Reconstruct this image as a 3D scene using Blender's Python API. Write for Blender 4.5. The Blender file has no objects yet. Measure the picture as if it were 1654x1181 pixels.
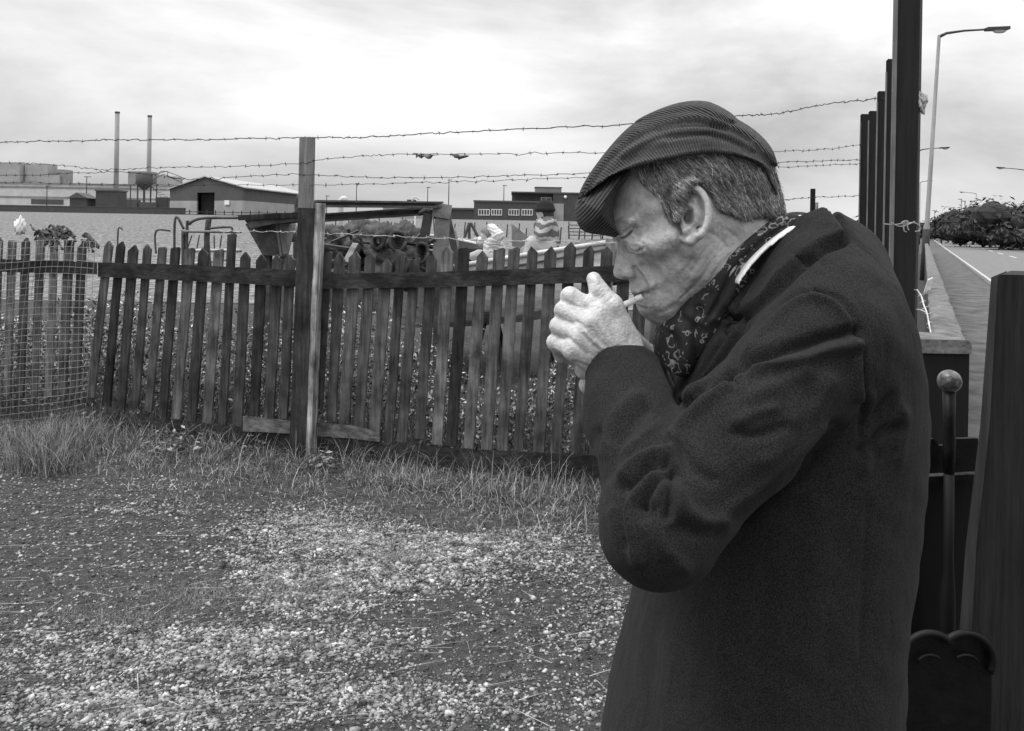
import bpy, math, random
import numpy as np
from mathutils import Vector, Matrix
from mathutils.bvhtree import BVHTree
SC = bpy.context.scene
COL = SC.collection
# ------------------------------------------------------------ camera (28 mm lens, level, one degree of roll, lens shifted down)
EYE = 1.55; F = 1300.0; CX = 827.0; CY = 364.6; ROLL = math.radians(0.99)
CAM = np.array([0, 0, EYE]); RV = np.array([math.cos(ROLL), 0, math.sin(ROLL)]); UV_ = np.array([-math.sin(ROLL), 0, math.cos(ROLL)]); FV = np.array([0, 1.0, 0])
cd = bpy.data.cameras.new('camera'); cam = bpy.data.objects.new('camera', cd); COL.objects.link(cam)
cd.sensor_width = 36; cd.lens = 36 * F / 1654; cd.shift_y = -(590.5 - CY) / 1654; cd.clip_start = 0.05; cd.clip_end = 6000
cam.matrix_world = Matrix(((RV[0], UV_[0], 0, 0), (RV[1], UV_[1], -1, 0), (RV[2], UV_[2], 0, EYE), (0, 0, 0, 1)))
SC.camera = cam
SC.view_settings.view_transform = 'Standard'; SC.view_settings.look = 'None'; SC.view_settings.exposure = 0.35; SC.view_settings.gamma = 1.0
# ------------------------------------------------------------ sky and sun (overcast, black-and-white film)
SUN_EL = math.radians(62); SUN_AZ = math.radians(-105)      # azimuth from +Y towards +X; the bright patch of cloud
W = bpy.data.worlds.new('World'); SC.world = W; W.use_nodes = True
nt = W.node_tree; nt.nodes.clear()
def wn(t, **k):
    n = nt.nodes.new(t)
    for a, b in k.items(): setattr(n, a, b)
    return n
sky = wn('ShaderNodeTexSky', sky_type='NISHITA', sun_disc=False); sky.sun_elevation = SUN_EL; sky.sun_rotation = SUN_AZ
bw = wn('ShaderNodeRGBToBW'); nt.links.new(sky.outputs[0], bw.inputs[0])
tc = wn('ShaderNodeTexCoord'); mp = wn('ShaderNodeMapping'); mp.inputs['Scale'].default_value = (1.5, 1.5, 4.6); mp.inputs['Location'].default_value = (0.3, 1.1, 0.55)
nt.links.new(tc.outputs['Generated'], mp.inputs[0])
n1 = wn('ShaderNodeTexNoise'); n1.inputs['Scale'].default_value = 1.25; n1.inputs['Detail'].default_value = 10; n1.inputs['Roughness'].default_value = 0.55; n1.inputs['Distortion'].default_value = 0.3
nt.links.new(mp.outputs[0], n1.inputs['Vector'])
cr = wn('ShaderNodeValToRGB'); e = cr.color_ramp.elements
e[0].position = 0.34; e[0].color = (.52, .52, .52, 1); e[1].position = 0.66; e[1].color = (1.10, 1.10, 1.10, 1)
nt.links.new(n1.outputs[0], cr.inputs[0])
sx = wn('ShaderNodeSeparateXYZ'); nt.links.new(tc.outputs['Generated'], sx.inputs[0])
mr = wn('ShaderNodeMapRange'); mr.inputs[1].default_value = 0.0; mr.inputs[2].default_value = 0.42; mr.inputs[3].default_value = 0.58; mr.inputs[4].default_value = 1.0
nt.links.new(sx.outputs[2], mr.inputs[0])
mm = wn('ShaderNodeMath', operation='MULTIPLY'); nt.links.new(cr.outputs[0], mm.inputs[0]); nt.links.new(mr.outputs[0], mm.inputs[1])
mz = wn('ShaderNodeMapRange'); mz.inputs[1].default_value = 0.38; mz.inputs[2].default_value = 1.0; mz.inputs[3].default_value = 1.0; mz.inputs[4].default_value = 2.8   # an overcast sky is brightest overhead
nt.links.new(sx.outputs[2], mz.inputs[0])
m3 = wn('ShaderNodeMath', operation='MULTIPLY'); nt.links.new(mm.outputs[0], m3.inputs[0]); nt.links.new(mz.outputs[0], m3.inputs[1])
m2 = wn('ShaderNodeMath', operation='MULTIPLY'); m2.inputs[1].default_value = 10.8; nt.links.new(m3.outputs[0], m2.inputs[0])
mx = wn('ShaderNodeMix', data_type='FLOAT'); mx.inputs[0].default_value = 0.9
nt.links.new(bw.outputs[0], mx.inputs[2]); nt.links.new(m2.outputs[0], mx.inputs[3])
bg = wn('ShaderNodeBackground'); bg.inputs[1].default_value = 0.1; nt.links.new(mx.outputs[0], bg.inputs[0])
wo = wn('ShaderNodeOutputWorld'); nt.links.new(bg.outputs[0], wo.inputs[0])
sd = bpy.data.lights.new('sun', 'SUN'); sd.energy = 1.5; sd.angle = math.radians(18); sd.color = (1, 1, 1)
so = bpy.data.objects.new('sun', sd); COL.objects.link(so)
so.rotation_euler = Vector((-math.sin(SUN_AZ) * math.cos(SUN_EL), -math.cos(SUN_AZ) * math.cos(SUN_EL), -math.sin(SUN_EL))).to_track_quat('-Z', 'Y').to_euler()
# ------------------------------------------------------------ helpers
rnd = random.Random(7); npr = np.random.default_rng(7)
def P(px, py, d):
    a = (px - CX) / F; b = -(py - CY) / F
    return CAM + d * (a * RV + b * UV_ + FV)
def G(px, py, z=0.0):
    r = P(px, py, 1.0) - CAM
    return CAM + r * ((z - EYE) / r[2])
def proj(v):
    q = np.asarray(v) - CAM; d = q[..., 1]
    return CX + F * (q @ RV) / d, CY - F * (q @ UV_) / d
def sstep(a, b, x):
    t = np.clip((x - a) / (b - a), 0, 1); return t * t * (3 - 2 * t)
def tag(o, label=None, cat=None, group=None, kind=None):
    if label: o['label'] = label
    if cat: o['category'] = cat
    if group: o['group'] = group
    if kind: o['kind'] = kind
    return o
def thing(name, loc, label, cat, group=None, rz=0.0):
    o = bpy.data.objects.new(name, None); COL.objects.link(o); o.location = tuple(loc); o.rotation_euler = (0, 0, rz); o.empty_display_size = 0.1
    return tag(o, label, cat, group)
def mesh(name, V, Fc, mat, parent=None, smooth=False, origin=None):
    V = np.asarray(V, dtype=float)
    if origin is None: origin = np.array(parent.location) if (parent is not None) else np.zeros(3)
    if parent is not None and parent.rotation_euler.z:
        c, s = math.cos(-parent.rotation_euler.z), math.sin(-parent.rotation_euler.z)
        q = V - origin; V = np.stack([q[:, 0]*c - q[:, 1]*s, q[:, 0]*s + q[:, 1]*c, q[:, 2]], 1)
    else: V = V - origin
    me = bpy.data.meshes.new(name)
    if isinstance(Fc, np.ndarray):
        nf, k = Fc.shape; me.vertices.add(len(V)); me.vertices.foreach_set('co', V.astype(np.float32).ravel()); me.loops.add(nf*k); me.loops.foreach_set('vertex_index', Fc.astype(np.int32).ravel())
        me.polygons.add(nf); me.polygons.foreach_set('loop_start', np.arange(0, nf*k, k, dtype=np.int32)); me.update(calc_edges=True)
    else: me.from_pydata(V.tolist(), [], Fc)
    if smooth: me.polygons.foreach_set('use_smooth', [True] * len(me.polygons))
    me.update()
    o = bpy.data.objects.new(name, me); COL.objects.link(o)
    if mat is not None: me.materials.append(mat)
    if parent is not None: o.parent = parent
    else: o.location = tuple(origin)
    return o
class MB:
    def __init__(s): s.v = []; s.f = []
    def add(s, V, Fc):
        n = len(s.v); s.v += [tuple(map(float, p)) for p in V]; s.f += [tuple(int(i) + n for i in q) for q in Fc]; return s
    def box(s, c, size, rz=0.0):
        a, b, h = [x / 2 for x in size]; co, si = math.cos(rz), math.sin(rz); V = []
        for z in (-h, h):
            for x, y in ((-a, -b), (a, -b), (a, b), (-a, b)): V.append((c[0] + x*co - y*si, c[1] + x*si + y*co, c[2] + z))
        return s.add(V, [(3, 2, 1, 0), (4, 5, 6, 7), (0, 1, 5, 4), (1, 2, 6, 5), (2, 3, 7, 6), (3, 0, 4, 7)])
    def bar(s, p0, p1, w, t, side=(1, 0, 0), w1=None, t1=None, ch=0.0):
        p0 = np.array(p0, float); p1 = np.array(p1, float); a = p1 - p0; a /= np.linalg.norm(a)
        n = np.cross(a, np.array(side, float)); n /= np.linalg.norm(n); u = np.cross(n, a)
        w1 = w if w1 is None else w1; t1 = t if t1 is None else t1; V = []
        for p, ww, tt in ((p0, w, t), (p1, w1, t1)):
            for x, y in ((-1, -1), (1, -1), (1, 1), (-1, 1)): V.append(p + u*x*ww/2 + n*y*tt/2)
        return s.add(V, [(3, 2, 1, 0), (4, 5, 6, 7), (0, 1, 5, 4), (1, 2, 6, 5), (2, 3, 7, 6), (3, 0, 4, 7)])
    def tube(s, pts, r, n=8, cap=True):
        pts = np.array(pts, float); m = len(pts); r = np.full(m, r) if np.isscalar(r) else np.array(r, float)
        tg = np.gradient(pts, axis=0); tg /= np.linalg.norm(tg, axis=1)[:, None] + 1e-12
        ref = np.array([0, 0, 1.0]) if abs(tg[0][2]) < 0.9 else np.array([1.0, 0, 0]); V = []
        u = np.cross(tg[0], ref); u /= np.linalg.norm(u)
        for i in range(m):
            u = u - tg[i] * (u @ tg[i]); u /= np.linalg.norm(u); w = np.cross(tg[i], u)
            for k in range(n):
                an = 2 * math.pi * k / n; V.append(pts[i] + r[i] * (math.cos(an) * u + math.sin(an) * w))
        Q = [(i*n + k, i*n + (k+1) % n, (i+1)*n + (k+1) % n, (i+1)*n + k) for i in range(m-1) for k in range(n)]
        if cap: Q += [tuple(range(n-1, -1, -1)), tuple(range((m-1)*n, m*n))]
        return s.add(V, Q)
    def prism(s, poly, off):
        poly = np.array(poly, float); off = np.array(off, float); n = len(poly)
        V = list(poly) + list(poly + off)
        return s.add(V, [tuple(range(n)), tuple(range(2*n-1, n-1, -1))] + [(i, i+n, (i+1) % n + n, (i+1) % n) for i in range(n)])
    def ball(s, c, r, nu=14, nv=9):
        r = np.array([r]*3 if np.isscalar(r) else r, float); V = []
        for j in range(nv + 1):
            t = math.pi * j / nv
            for i in range(nu):
                a = 2*math.pi*i/nu; V.append(np.array(c) + r*np.array([math.sin(t)*math.cos(a), math.sin(t)*math.sin(a), math.cos(t)]))
        return s.add(V, [(j*nu+i, (j+1)*nu+i, (j+1)*nu+(i+1) % nu, j*nu+(i+1) % nu) for j in range(nv) for i in range(nu)])
    def build(s, name, mat, parent=None, smooth=False, origin=None):
        return mesh(name, s.v, s.f, mat, parent, smooth, origin)
def mat(name, v, rough=0.85, var=0.25, scale=8.0, bump=0.0, bscale=60.0, stretch=(1, 1, 1), detail=5.0, spec=0.3, rand=0.0, lo=None, hi=None, sheen=0.0, metal=0.0, attr=None, contrast=(0.3, 0.7), bdist=0.01, extra=None):
    m = bpy.data.materials.new(name); m.use_nodes = True; t = m.node_tree; N = t.nodes; L = t.links
    b = N['Principled BSDF']; b.inputs['Roughness'].default_value = rough; b.inputs['Specular IOR Level'].default_value = spec; b.inputs['Metallic'].default_value = metal
    if sheen: b.inputs['Sheen Weight'].default_value = sheen; b.inputs['Sheen Roughness'].default_value = 0.5
    c = N.new('ShaderNodeTexCoord'); mp = N.new('ShaderNodeMapping'); mp.inputs['Scale'].default_value = stretch; vec = c.outputs['Object']
    oi = None
    if rand:
        oi = N.new('ShaderNodeObjectInfo'); ad = N.new('ShaderNodeVectorMath'); ad.operation = 'ADD'
        ml = N.new('ShaderNodeMath'); ml.operation = 'MULTIPLY'; ml.inputs[1].default_value = 37.0; L.new(oi.outputs['Random'], ml.inputs[0])
        L.new(vec, ad.inputs[0]); L.new(ml.outputs[0], ad.inputs[1]); vec = ad.outputs[0]
    L.new(vec, mp.inputs[0]); vec = mp.outputs[0]
    n = N.new('ShaderNodeTexNoise'); n.inputs['Scale'].default_value = scale; n.inputs['Detail'].default_value = detail; n.inputs['Roughness'].default_value = 0.62; L.new(vec, n.inputs['Vector'])
    r = N.new('ShaderNodeValToRGB'); lo = v*(1-var) if lo is None else lo; hi = v*(1+var) if hi is None else hi
    r.color_ramp.elements[0].position = contrast[0]; r.color_ramp.elements[0].color = (lo, lo, lo, 1); r.color_ramp.elements[1].position = contrast[1]; r.color_ramp.elements[1].color = (hi, hi, hi, 1)
    L.new(n.outputs[0], r.inputs[0]); out = r.outputs[0]
    def mul(sock_a, sock_b):
        q = N.new('ShaderNodeMix'); q.data_type = 'RGBA'; q.blend_type = 'MULTIPLY'; q.inputs[0].default_value = 1.0; L.new(sock_a, q.inputs[6]); L.new(sock_b, q.inputs[7]); return q.outputs[2]
    if rand:
        mrg = N.new('ShaderNodeMapRange'); mrg.inputs[3].default_value = 1 - rand; mrg.inputs[4].default_value = 1 + rand; L.new(oi.outputs['Random'], mrg.inputs[0]); out = mul(out, mrg.outputs[0])
    if attr:
        at = N.new('ShaderNodeAttribute'); at.attribute_name = attr; out = mul(out, at.outputs['Fac'])
    if extra: out = extra(t, c, out)
    L.new(out, b.inputs['Base Color'])
    if bump:
        n2 = N.new('ShaderNodeTexNoise'); n2.inputs['Scale'].default_value = bscale; n2.inputs['Detail'].default_value = 4; L.new(vec, n2.inputs['Vector'])
        bp = N.new('ShaderNodeBump'); bp.inputs['Strength'].default_value = bump; bp.inputs['Distance'].default_value = bdist; L.new(n2.outputs[0], bp.inputs['Height']); L.new(bp.outputs[0], b.inputs['Normal'])
    return m
def set_attr(o, name, vals):
    a = o.data.attributes.new(name, 'FLOAT', 'POINT'); a.data.foreach_set('value', np.asarray(vals, np.float32))
# ------------------------------------------------------------ implicit surfaces: sampled field -> quad mesh (surface nets)
class Grid:
    def __init__(s, lo, hi, h):
        s.lo = np.array(lo, float); s.h = h; s.n = [int(math.ceil((b - a) / h)) + 1 for a, b in zip(lo, hi)]
        ax = [s.lo[i] + h*np.arange(s.n[i]) for i in range(3)]
        s.X = ax[0][:, None, None].astype(np.float32); s.Y = ax[1][None, :, None].astype(np.float32); s.Z = ax[2][None, None, :].astype(np.float32)
        s.ax = ax
    def cone(s, a, b, ra, rb, sq=1.0):           # tapered round-ended limb
        a = np.array(a, np.float32); b = np.array(b, np.float32); ba = b - a; L2 = float(ba @ ba) + 1e-12
        t = np.clip(((s.X - a[0])*ba[0] + (s.Y - a[1])*ba[1] + (s.Z - a[2])*ba[2]) / L2, 0, 1)
        return np.sqrt((s.X - a[0] - t*ba[0])**2 + (s.Y - a[1] - t*ba[1])**2 + (s.Z - a[2] - t*ba[2])**2) - (ra + (rb - ra)*t)
    def ball(s, c, r):
        r = np.array([r]*3 if np.isscalar(r) else r, np.float32)
        return (np.sqrt(((s.X - c[0])/r[0])**2 + ((s.Y - c[1])/r[1])**2 + ((s.Z - c[2])/r[2])**2) - 1) * r.min()
    def slab(s, poly, T, mid, R=None):            # outline in X,Z blown up to half-thickness T (array or number) about Y = mid
        D = poly_sd(poly, s.ax[0], s.ax[2])       # positive inside
        T = np.broadcast_to(np.asarray(T, np.float32), D.shape); R = T if R is None else np.broadcast_to(np.asarray(R, np.float32), D.shape)
        q = 1 - np.minimum(D / R, 1)
        y = np.abs(s.Y - mid) / T[:, None, :]
        return (np.sqrt(y*y + (q*q)[:, None, :]) - 1) * np.minimum(T, R)[:, None, :]
    def mesh(s, Fd, smooth=2):
        return nets(Fd, s.lo, s.h, smooth)
def smin(a, b, k):
    h = np.clip(0.5 + 0.5*(b - a)/k, 0, 1); return b + (a - b)*h - k*h*(1 - h)
def poly_sd(poly, xs, zs):
    poly = np.asarray(poly, float); X, Z = np.meshgrid(xs, zs, indexing='ij'); D = np.full(X.shape, 1e9); ins = np.zeros(X.shape, bool); n = len(poly)
    for i in range(n):
        a = poly[i]; b = poly[(i+1) % n]; e = b - a; t = np.clip(((X-a[0])*e[0] + (Z-a[1])*e[1]) / (e @ e + 1e-15), 0, 1)
        D = np.minimum(D, (X-a[0]-t*e[0])**2 + (Z-a[1]-t*e[1])**2)
        c = ((a[1] > Z) != (b[1] > Z)); ins ^= c & (X < (b[0]-a[0])*(Z-a[1])/((b[1]-a[1]) + 1e-15) + a[0])
    D = np.sqrt(D); return np.where(ins, D, -D).astype(np.float32)
def nets(Fd, lo, h, smooth=2):
    Sg = Fd < 0; nx, ny, nz = Fd.shape
    c = [Sg[i:nx-1+i, j:ny-1+j, k:nz-1+k] for i in (0, 1) for j in (0, 1) for k in (0, 1)]
    tot = sum(x.astype(np.int8) for x in c); act = (tot > 0) & (tot < 8); I, J, K = np.nonzero(act)
    idx = np.full(act.shape, -1, np.int64); idx[I, J, K] = np.arange(len(I))
    corners = [(i, j, k) for i in (0, 1) for j in (0, 1) for k in (0, 1)]; vals = [Fd[I+i, J+j, K+k] for i, j, k in corners]
    acc = np.zeros((len(I), 3)); cnt = np.zeros(len(I))
    for a in range(8):
        for b in range(a+1, 8):
            ca, cb = np.array(corners[a]), np.array(corners[b])
            if np.abs(ca - cb).sum() != 1: continue
            m = (vals[a] < 0) != (vals[b] < 0); t = np.where(m, vals[a] / (vals[a] - vals[b] + 1e-20), 0)
            acc += np.where(m[:, None], ca + t[:, None]*(cb - ca), 0); cnt += m
    V = (np.stack([I, J, K], 1) + acc / cnt[:, None]) * h + lo
    Q = []
    for ax in range(3):
        sl0 = [slice(None)]*3; sl1 = [slice(None)]*3; sl0[ax] = slice(0, -1); sl1[ax] = slice(1, None)
        A = Sg[tuple(sl0)]; B = Sg[tuple(sl1)]; i, j, k = np.nonzero(A != B); p = [i, j, k]; o1, o2 = [x for x in range(3) if x != ax]
        ok = (p[o1] > 0) & (p[o2] > 0) & (p[o1] < Fd.shape[o1]-1) & (p[o2] < Fd.shape[o2]-1)
        i, j, k = i[ok], j[ok], k[ok]; fl = A[i, j, k]
        def cell(d1, d2):
            q = [i.copy(), j.copy(), k.copy()]; q[o1] -= d1; q[o2] -= d2; return idx[q[0], q[1], q[2]]
        q = np.stack([cell(1, 1), cell(0, 1), cell(0, 0), cell(1, 0)], 1)
        flip = ~fl if ax != 1 else fl
        q[flip] = q[flip][:, ::-1]; Q.append(q)
    Q = np.concatenate(Q); Q = Q[(Q >= 0).all(1)]
    for _ in range(smooth): V = lap(V, Q, 0.5)
    return V, Q
def lap(V, Q, k):
    acc = np.zeros_like(V); cn = np.zeros(len(V))
    for a, b in ((0, 1), (1, 2), (2, 3), (3, 0)):
        for u, w in ((a, b), (b, a)):
            for d in range(3): acc[:, d] += np.bincount(Q[:, u], V[Q[:, w], d], len(V))
            cn += np.bincount(Q[:, u], minlength=len(V))
    return V + k*(acc/np.maximum(cn, 1)[:, None] - V)
def vnorm(V, Q):
    fn = np.cross(V[Q[:, 2]] - V[Q[:, 0]], V[Q[:, 3]] - V[Q[:, 1]]); N = np.zeros_like(V)
    for c in range(4):
        for d in range(3): N[:, d] += np.bincount(Q[:, c], fn[:, d], len(V))
    return N / (np.linalg.norm(N, axis=1)[:, None] + 1e-15)
def pl_dist(pl, x, y):                             # distance to a polyline, and which side (+ = right of travel)
    D = np.full(x.shape, 1e9); S = np.zeros(x.shape)
    for a, b in zip(pl[:-1], pl[1:]):
        ex, ey = b[0]-a[0], b[1]-a[1]; t = np.clip(((x-a[0])*ex + (y-a[1])*ey)/(ex*ex+ey*ey+1e-12), 0, 1)
        dd = np.hypot(x-a[0]-t*ex, y-a[1]-t*ey); m = dd < D; D = np.where(m, dd, D); S = np.where(m, np.sign(ex*(y-a[1]) - ey*(x-a[0])), S)
    return D, S
def crom(pts, n=6, closed=False):
    p = np.array(pts, float); m = len(p); out = []
    rng = range(m) if closed else range(m-1)
    for i in rng:
        g = (lambda j: p[j % m]) if closed else (lambda j: p[min(max(j, 0), m-1)])
        a, b, c, d = g(i-1), g(i), g(i+1), g(i+2)
        for t in np.arange(n)/n: out.append(0.5*((2*b) + (c-a)*t + (2*a-5*b+4*c-d)*t*t + (3*b-a-3*c+d)*t**3))
    if not closed: out.append(p[-1])
    return np.array(out)
def fold(V, Nn, feats, mid=None):                  # push a surface in or out along creases and ridges of its near side
    x, y = proj(V); dv = np.zeros(len(V)); g = sstep(0.15, -0.35, Nn[:, 1])
    for f in feats:
        D, S = pl_dist(crom(f[0], 4) if len(f[0]) > 2 else f[0], x, y); w = f[2]
        if len(f) > 3 and f[3] == 'step': dv += f[1] * (sstep(-w, w, D*S) - 0.5) * sstep(f[4], f[4]*0.4, D)
        else: dv += f[1] * np.exp(-(D/w)**2)
    return V + Nn * (dv * g)[:, None]
# ------------------------------------------------------------ the man
MD = 1.02                                              # depth of his middle plane
def M(px, py, d=MD):
    p = P(px, py, d); return (p[0], p[2])
def Ms(l, d=MD, n=4, closed=True): return crom([M(x, y, d) for x, y in l], n, closed)
def skin_extra(t, c, out):
    return out
m_skin = mat('skin', .43, rough=.62, var=.24, scale=120, bump=.6, bscale=330, spec=.35, attr='tone', bdist=.002, detail=8)
m_hair = mat('hair', .30, rough=.6, var=.5, scale=160, spec=.4, attr='tone', bump=.5, bscale=500, bdist=.002)
m_coat = mat('coat cloth', .0175, rough=.95, var=.6, scale=760, contrast=(.40, .60), bump=.9, bscale=900, spec=.12, sheen=.03, bdist=.001)
m_coll = mat('collar cloth', .022, rough=.9, var=.25, scale=900, bump=.5, bscale=1100, spec=.15, sheen=.1, bdist=.001)
m_shirt = mat('white shirt cloth', .8, rough=.8, var=.05, scale=300, bump=.2, bscale=600, bdist=.001)
m_trou = mat('trouser cloth', .03, rough=.9, var=.2, scale=400)
m_shoe = mat('shoe leather', .02, rough=.4, var=.2, scale=60)
def wrinkle(m, scale, dist, stretch):                   # a second, coarser bump: small creases in the cloth
    t = m.node_tree; N = t.nodes; L = t.links; b = N['Principled BSDF']; old = b.inputs['Normal'].links[0].from_node
    c = N.new('ShaderNodeTexCoord'); mp = N.new('ShaderNodeMapping'); mp.inputs['Scale'].default_value = stretch; mp.inputs['Rotation'].default_value = (0, .7, .3); L.new(c.outputs['Object'], mp.inputs[0])
    n = N.new('ShaderNodeTexNoise'); n.inputs['Scale'].default_value = scale; n.inputs['Detail'].default_value = 3; n.inputs['Distortion'].default_value = .6; L.new(mp.outputs[0], n.inputs['Vector'])
    p = N.new('ShaderNodeBump'); p.inputs['Strength'].default_value = .8; p.inputs['Distance'].default_value = dist; L.new(n.outputs[0], p.inputs['Height']); L.new(p.outputs[0], old.inputs['Normal'])
wrinkle(m_coat, 16, .012, (1, 1, .45)); wrinkle(m_skin, 140, .0014, (1, 1, 1))
man = thing('person', (0.36, MD, 0.0), 'old man in knitted flat cap, dark coat and paisley scarf lighting a cigarette', 'person')

# ---- head -----------------------------------------------------------------
face = [(984, 335), (981, 352), (984, 366), (991, 375), (999, 383), (998, 396), (995.5, 411), (992.5, 427), (990.5, 438), (992, 446), (999, 450.5), (1008, 451.5), (1016, 452), (1017.5, 460), (1018, 467), (1020.5, 475), (1028, 480), (1029, 484), (1027, 490), (1029, 497), (1033, 505), (1041, 513), (1051, 520), (1062, 526), (1076, 528), (1093, 523), (1104, 506), (1118, 494), (1138, 500), (1150, 540), (1200, 560), (1300, 480), (1292, 400), (1276, 375), (1262, 355), (1257, 330), (1252, 300), (1240, 262), (1212, 226), (1170, 198), (1128, 184), (1080, 192), (1040, 216), (1008, 254), (992, 290)]
facep = Ms(face, MD, 3)
Tc = [(985,325,46),(984,352,44),(1010,310,57),(1060,290,69),(1130,270,75),(1200,280,71),(1250,300,52),(1100,210,60),(1180,215,58),(1010,262,48),
 (1000,383,17),(1006,372,32),(1013,380,30),(1024,376,45),(1030,383,50),(1045,372,61),(1062,380,68),(1110,350,74),(1160,350,68),(1220,350,56),(1040,340,63),
 (994,430,10.5),(991,440,9.5),(1000,415,12),(1005,400,15),(1003,443,13),(1012,438,18),(1016,449,17),(1022,430,25),(1026,415,36),(1035,405,49),(1050,400,62),(1030,440,31),
 (1021,462,20),(1024,474,22),(1032,478,25),(1040,470,33),(1050,456,44),(1065,440,49),(1080,425,58),(1100,400,70),(1030,490,22),(1040,500,27),(1050,485,36),(1060,470,40),
 (1045,510,21),(1062,520,24),(1078,522,27),(1070,500,36),(1092,505,40),(1090,480,51),(1112,440,64),(1118,470,57),(1110,495,45),(1130,420,65),
 (1150,430,61),(1180,400,58),(1160,470,55),(1200,440,56),(1150,520,54),(1250,420,58),(1270,390,52)]
gh = Grid((M(960,0)[0], MD-.125, M(0,560)[1]), (M(1310,0)[0], MD+.125, M(0,175)[1]), .0018)
X2, Z2 = np.meshgrid(gh.ax[0], gh.ax[2], indexing='ij')
num = np.zeros(X2.shape); den = np.zeros(X2.shape)
for x, y, w in Tc:
    a, b = M(x, y); k = 1.0/((X2-a)**2 + (Z2-b)**2 + 2.5e-6)**1.6; num += k*w*.001; den += k
T = num/den
for _ in range(10):
    T[1:-1, 1:-1] = (T[1:-1, 1:-1]*2 + T[:-2, 1:-1] + T[2:, 1:-1] + T[1:-1, :-2] + T[1:-1, 2:]) / 6
H = gh.slab(facep, T, MD, T*1.0)
for s in (-1, 1):                                       # nostril wings, lids, cheek bones, ears on both sides
    def Q(px, py, off):
        a = P(px, py, MD - off); return (a[0], MD + s*off, a[2])
    H = smin(H, gh.ball(Q(1016, 441, .0135), .0085), .004)
    H = np.maximum(H, -gh.ball(Q(1008, 452.5, .0085), (.005, .003, .004)))
    H = smin(H, gh.ball(Q(1013, 379, .030), .0115), .006)
    H = smin(H, gh.cone(Q(990, 366, .018), Q(1020, 360, .046), .008, .008), .012)
    H = smin(H, gh.ball(Q(1024, 399, .040), .007), .010)
    H = smin(H, gh.cone(Q(1046, 396, .052), Q(1082, 386, .062), .009, .009), .024)
    E = gh.cone(Q(1103, 318, .071), Q(1104, 308, .083), .0045, .0048)
    hp = crom([(1102, 308), (1110, 302.5), (1122, 304), (1134, 315), (1141, 332), (1142, 350), (1138, 366), (1130, 379)], 3)
    for i in range(len(hp)-1):
        E = smin(E, gh.cone(Q(hp[i][0], hp[i][1], .084 + .006*i/len(hp)), Q(hp[i+1][0], hp[i+1][1], .084 + .006*(i+1)/len(hp)), .0050, .0050), .002)
    E = smin(E, gh.cone(Q(1130, 379, .088), Q(1116, 389, .080), .005, .006), .004)
    E = smin(E, gh.cone(Q(1116, 388, .080), Q(1107, 386, .074), .0055, .005), .005)
    for a, b in (((1122, 322), (1129, 340)), ((1129, 340), (1127, 360)), ((1127, 360), (1117, 374)), ((1117, 374), (1108, 374))):
        E = smin(E, gh.cone(Q(a[0], a[1], .081), Q(b[0], b[1], .081), .0042, .0042), .003)
    pl = Ms([(1106, 306), (1124, 307), (1138, 328), (1140, 352), (1130, 376), (1112, 386), (1104, 372), (1106, 345)], MD-.08)
    E = smin(E, np.maximum(np.abs(gh.Y - (MD + s*.0765)) - .0035, -poly_sd(pl, gh.ax[0], gh.ax[2])[:, None, :]), .004)
    E = smin(E, gh.cone(Q(1101, 346, .072), Q(1105, 364, .076), .0045, .0045), .004)
    E = smin(E, gh.cone(Q(1122, 350, .060), Q(1122, 350, .078), .011, .010), .006)
    E = np.maximum(E, -gh.ball(Q(1113.5, 352, .088), (.0058, .020, .0085))); E = np.maximum(E, -gh.ball(Q(1116, 319, .087), (.0055, .0075, .0042)))
    H = smin(np.maximum(H, -gh.ball(Q(1113.5, 352, .074), (.0050, .016, .0070))), E, .003)
hv, hq = gh.mesh(H, 2)
nn = vnorm(hv, hq)
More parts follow.
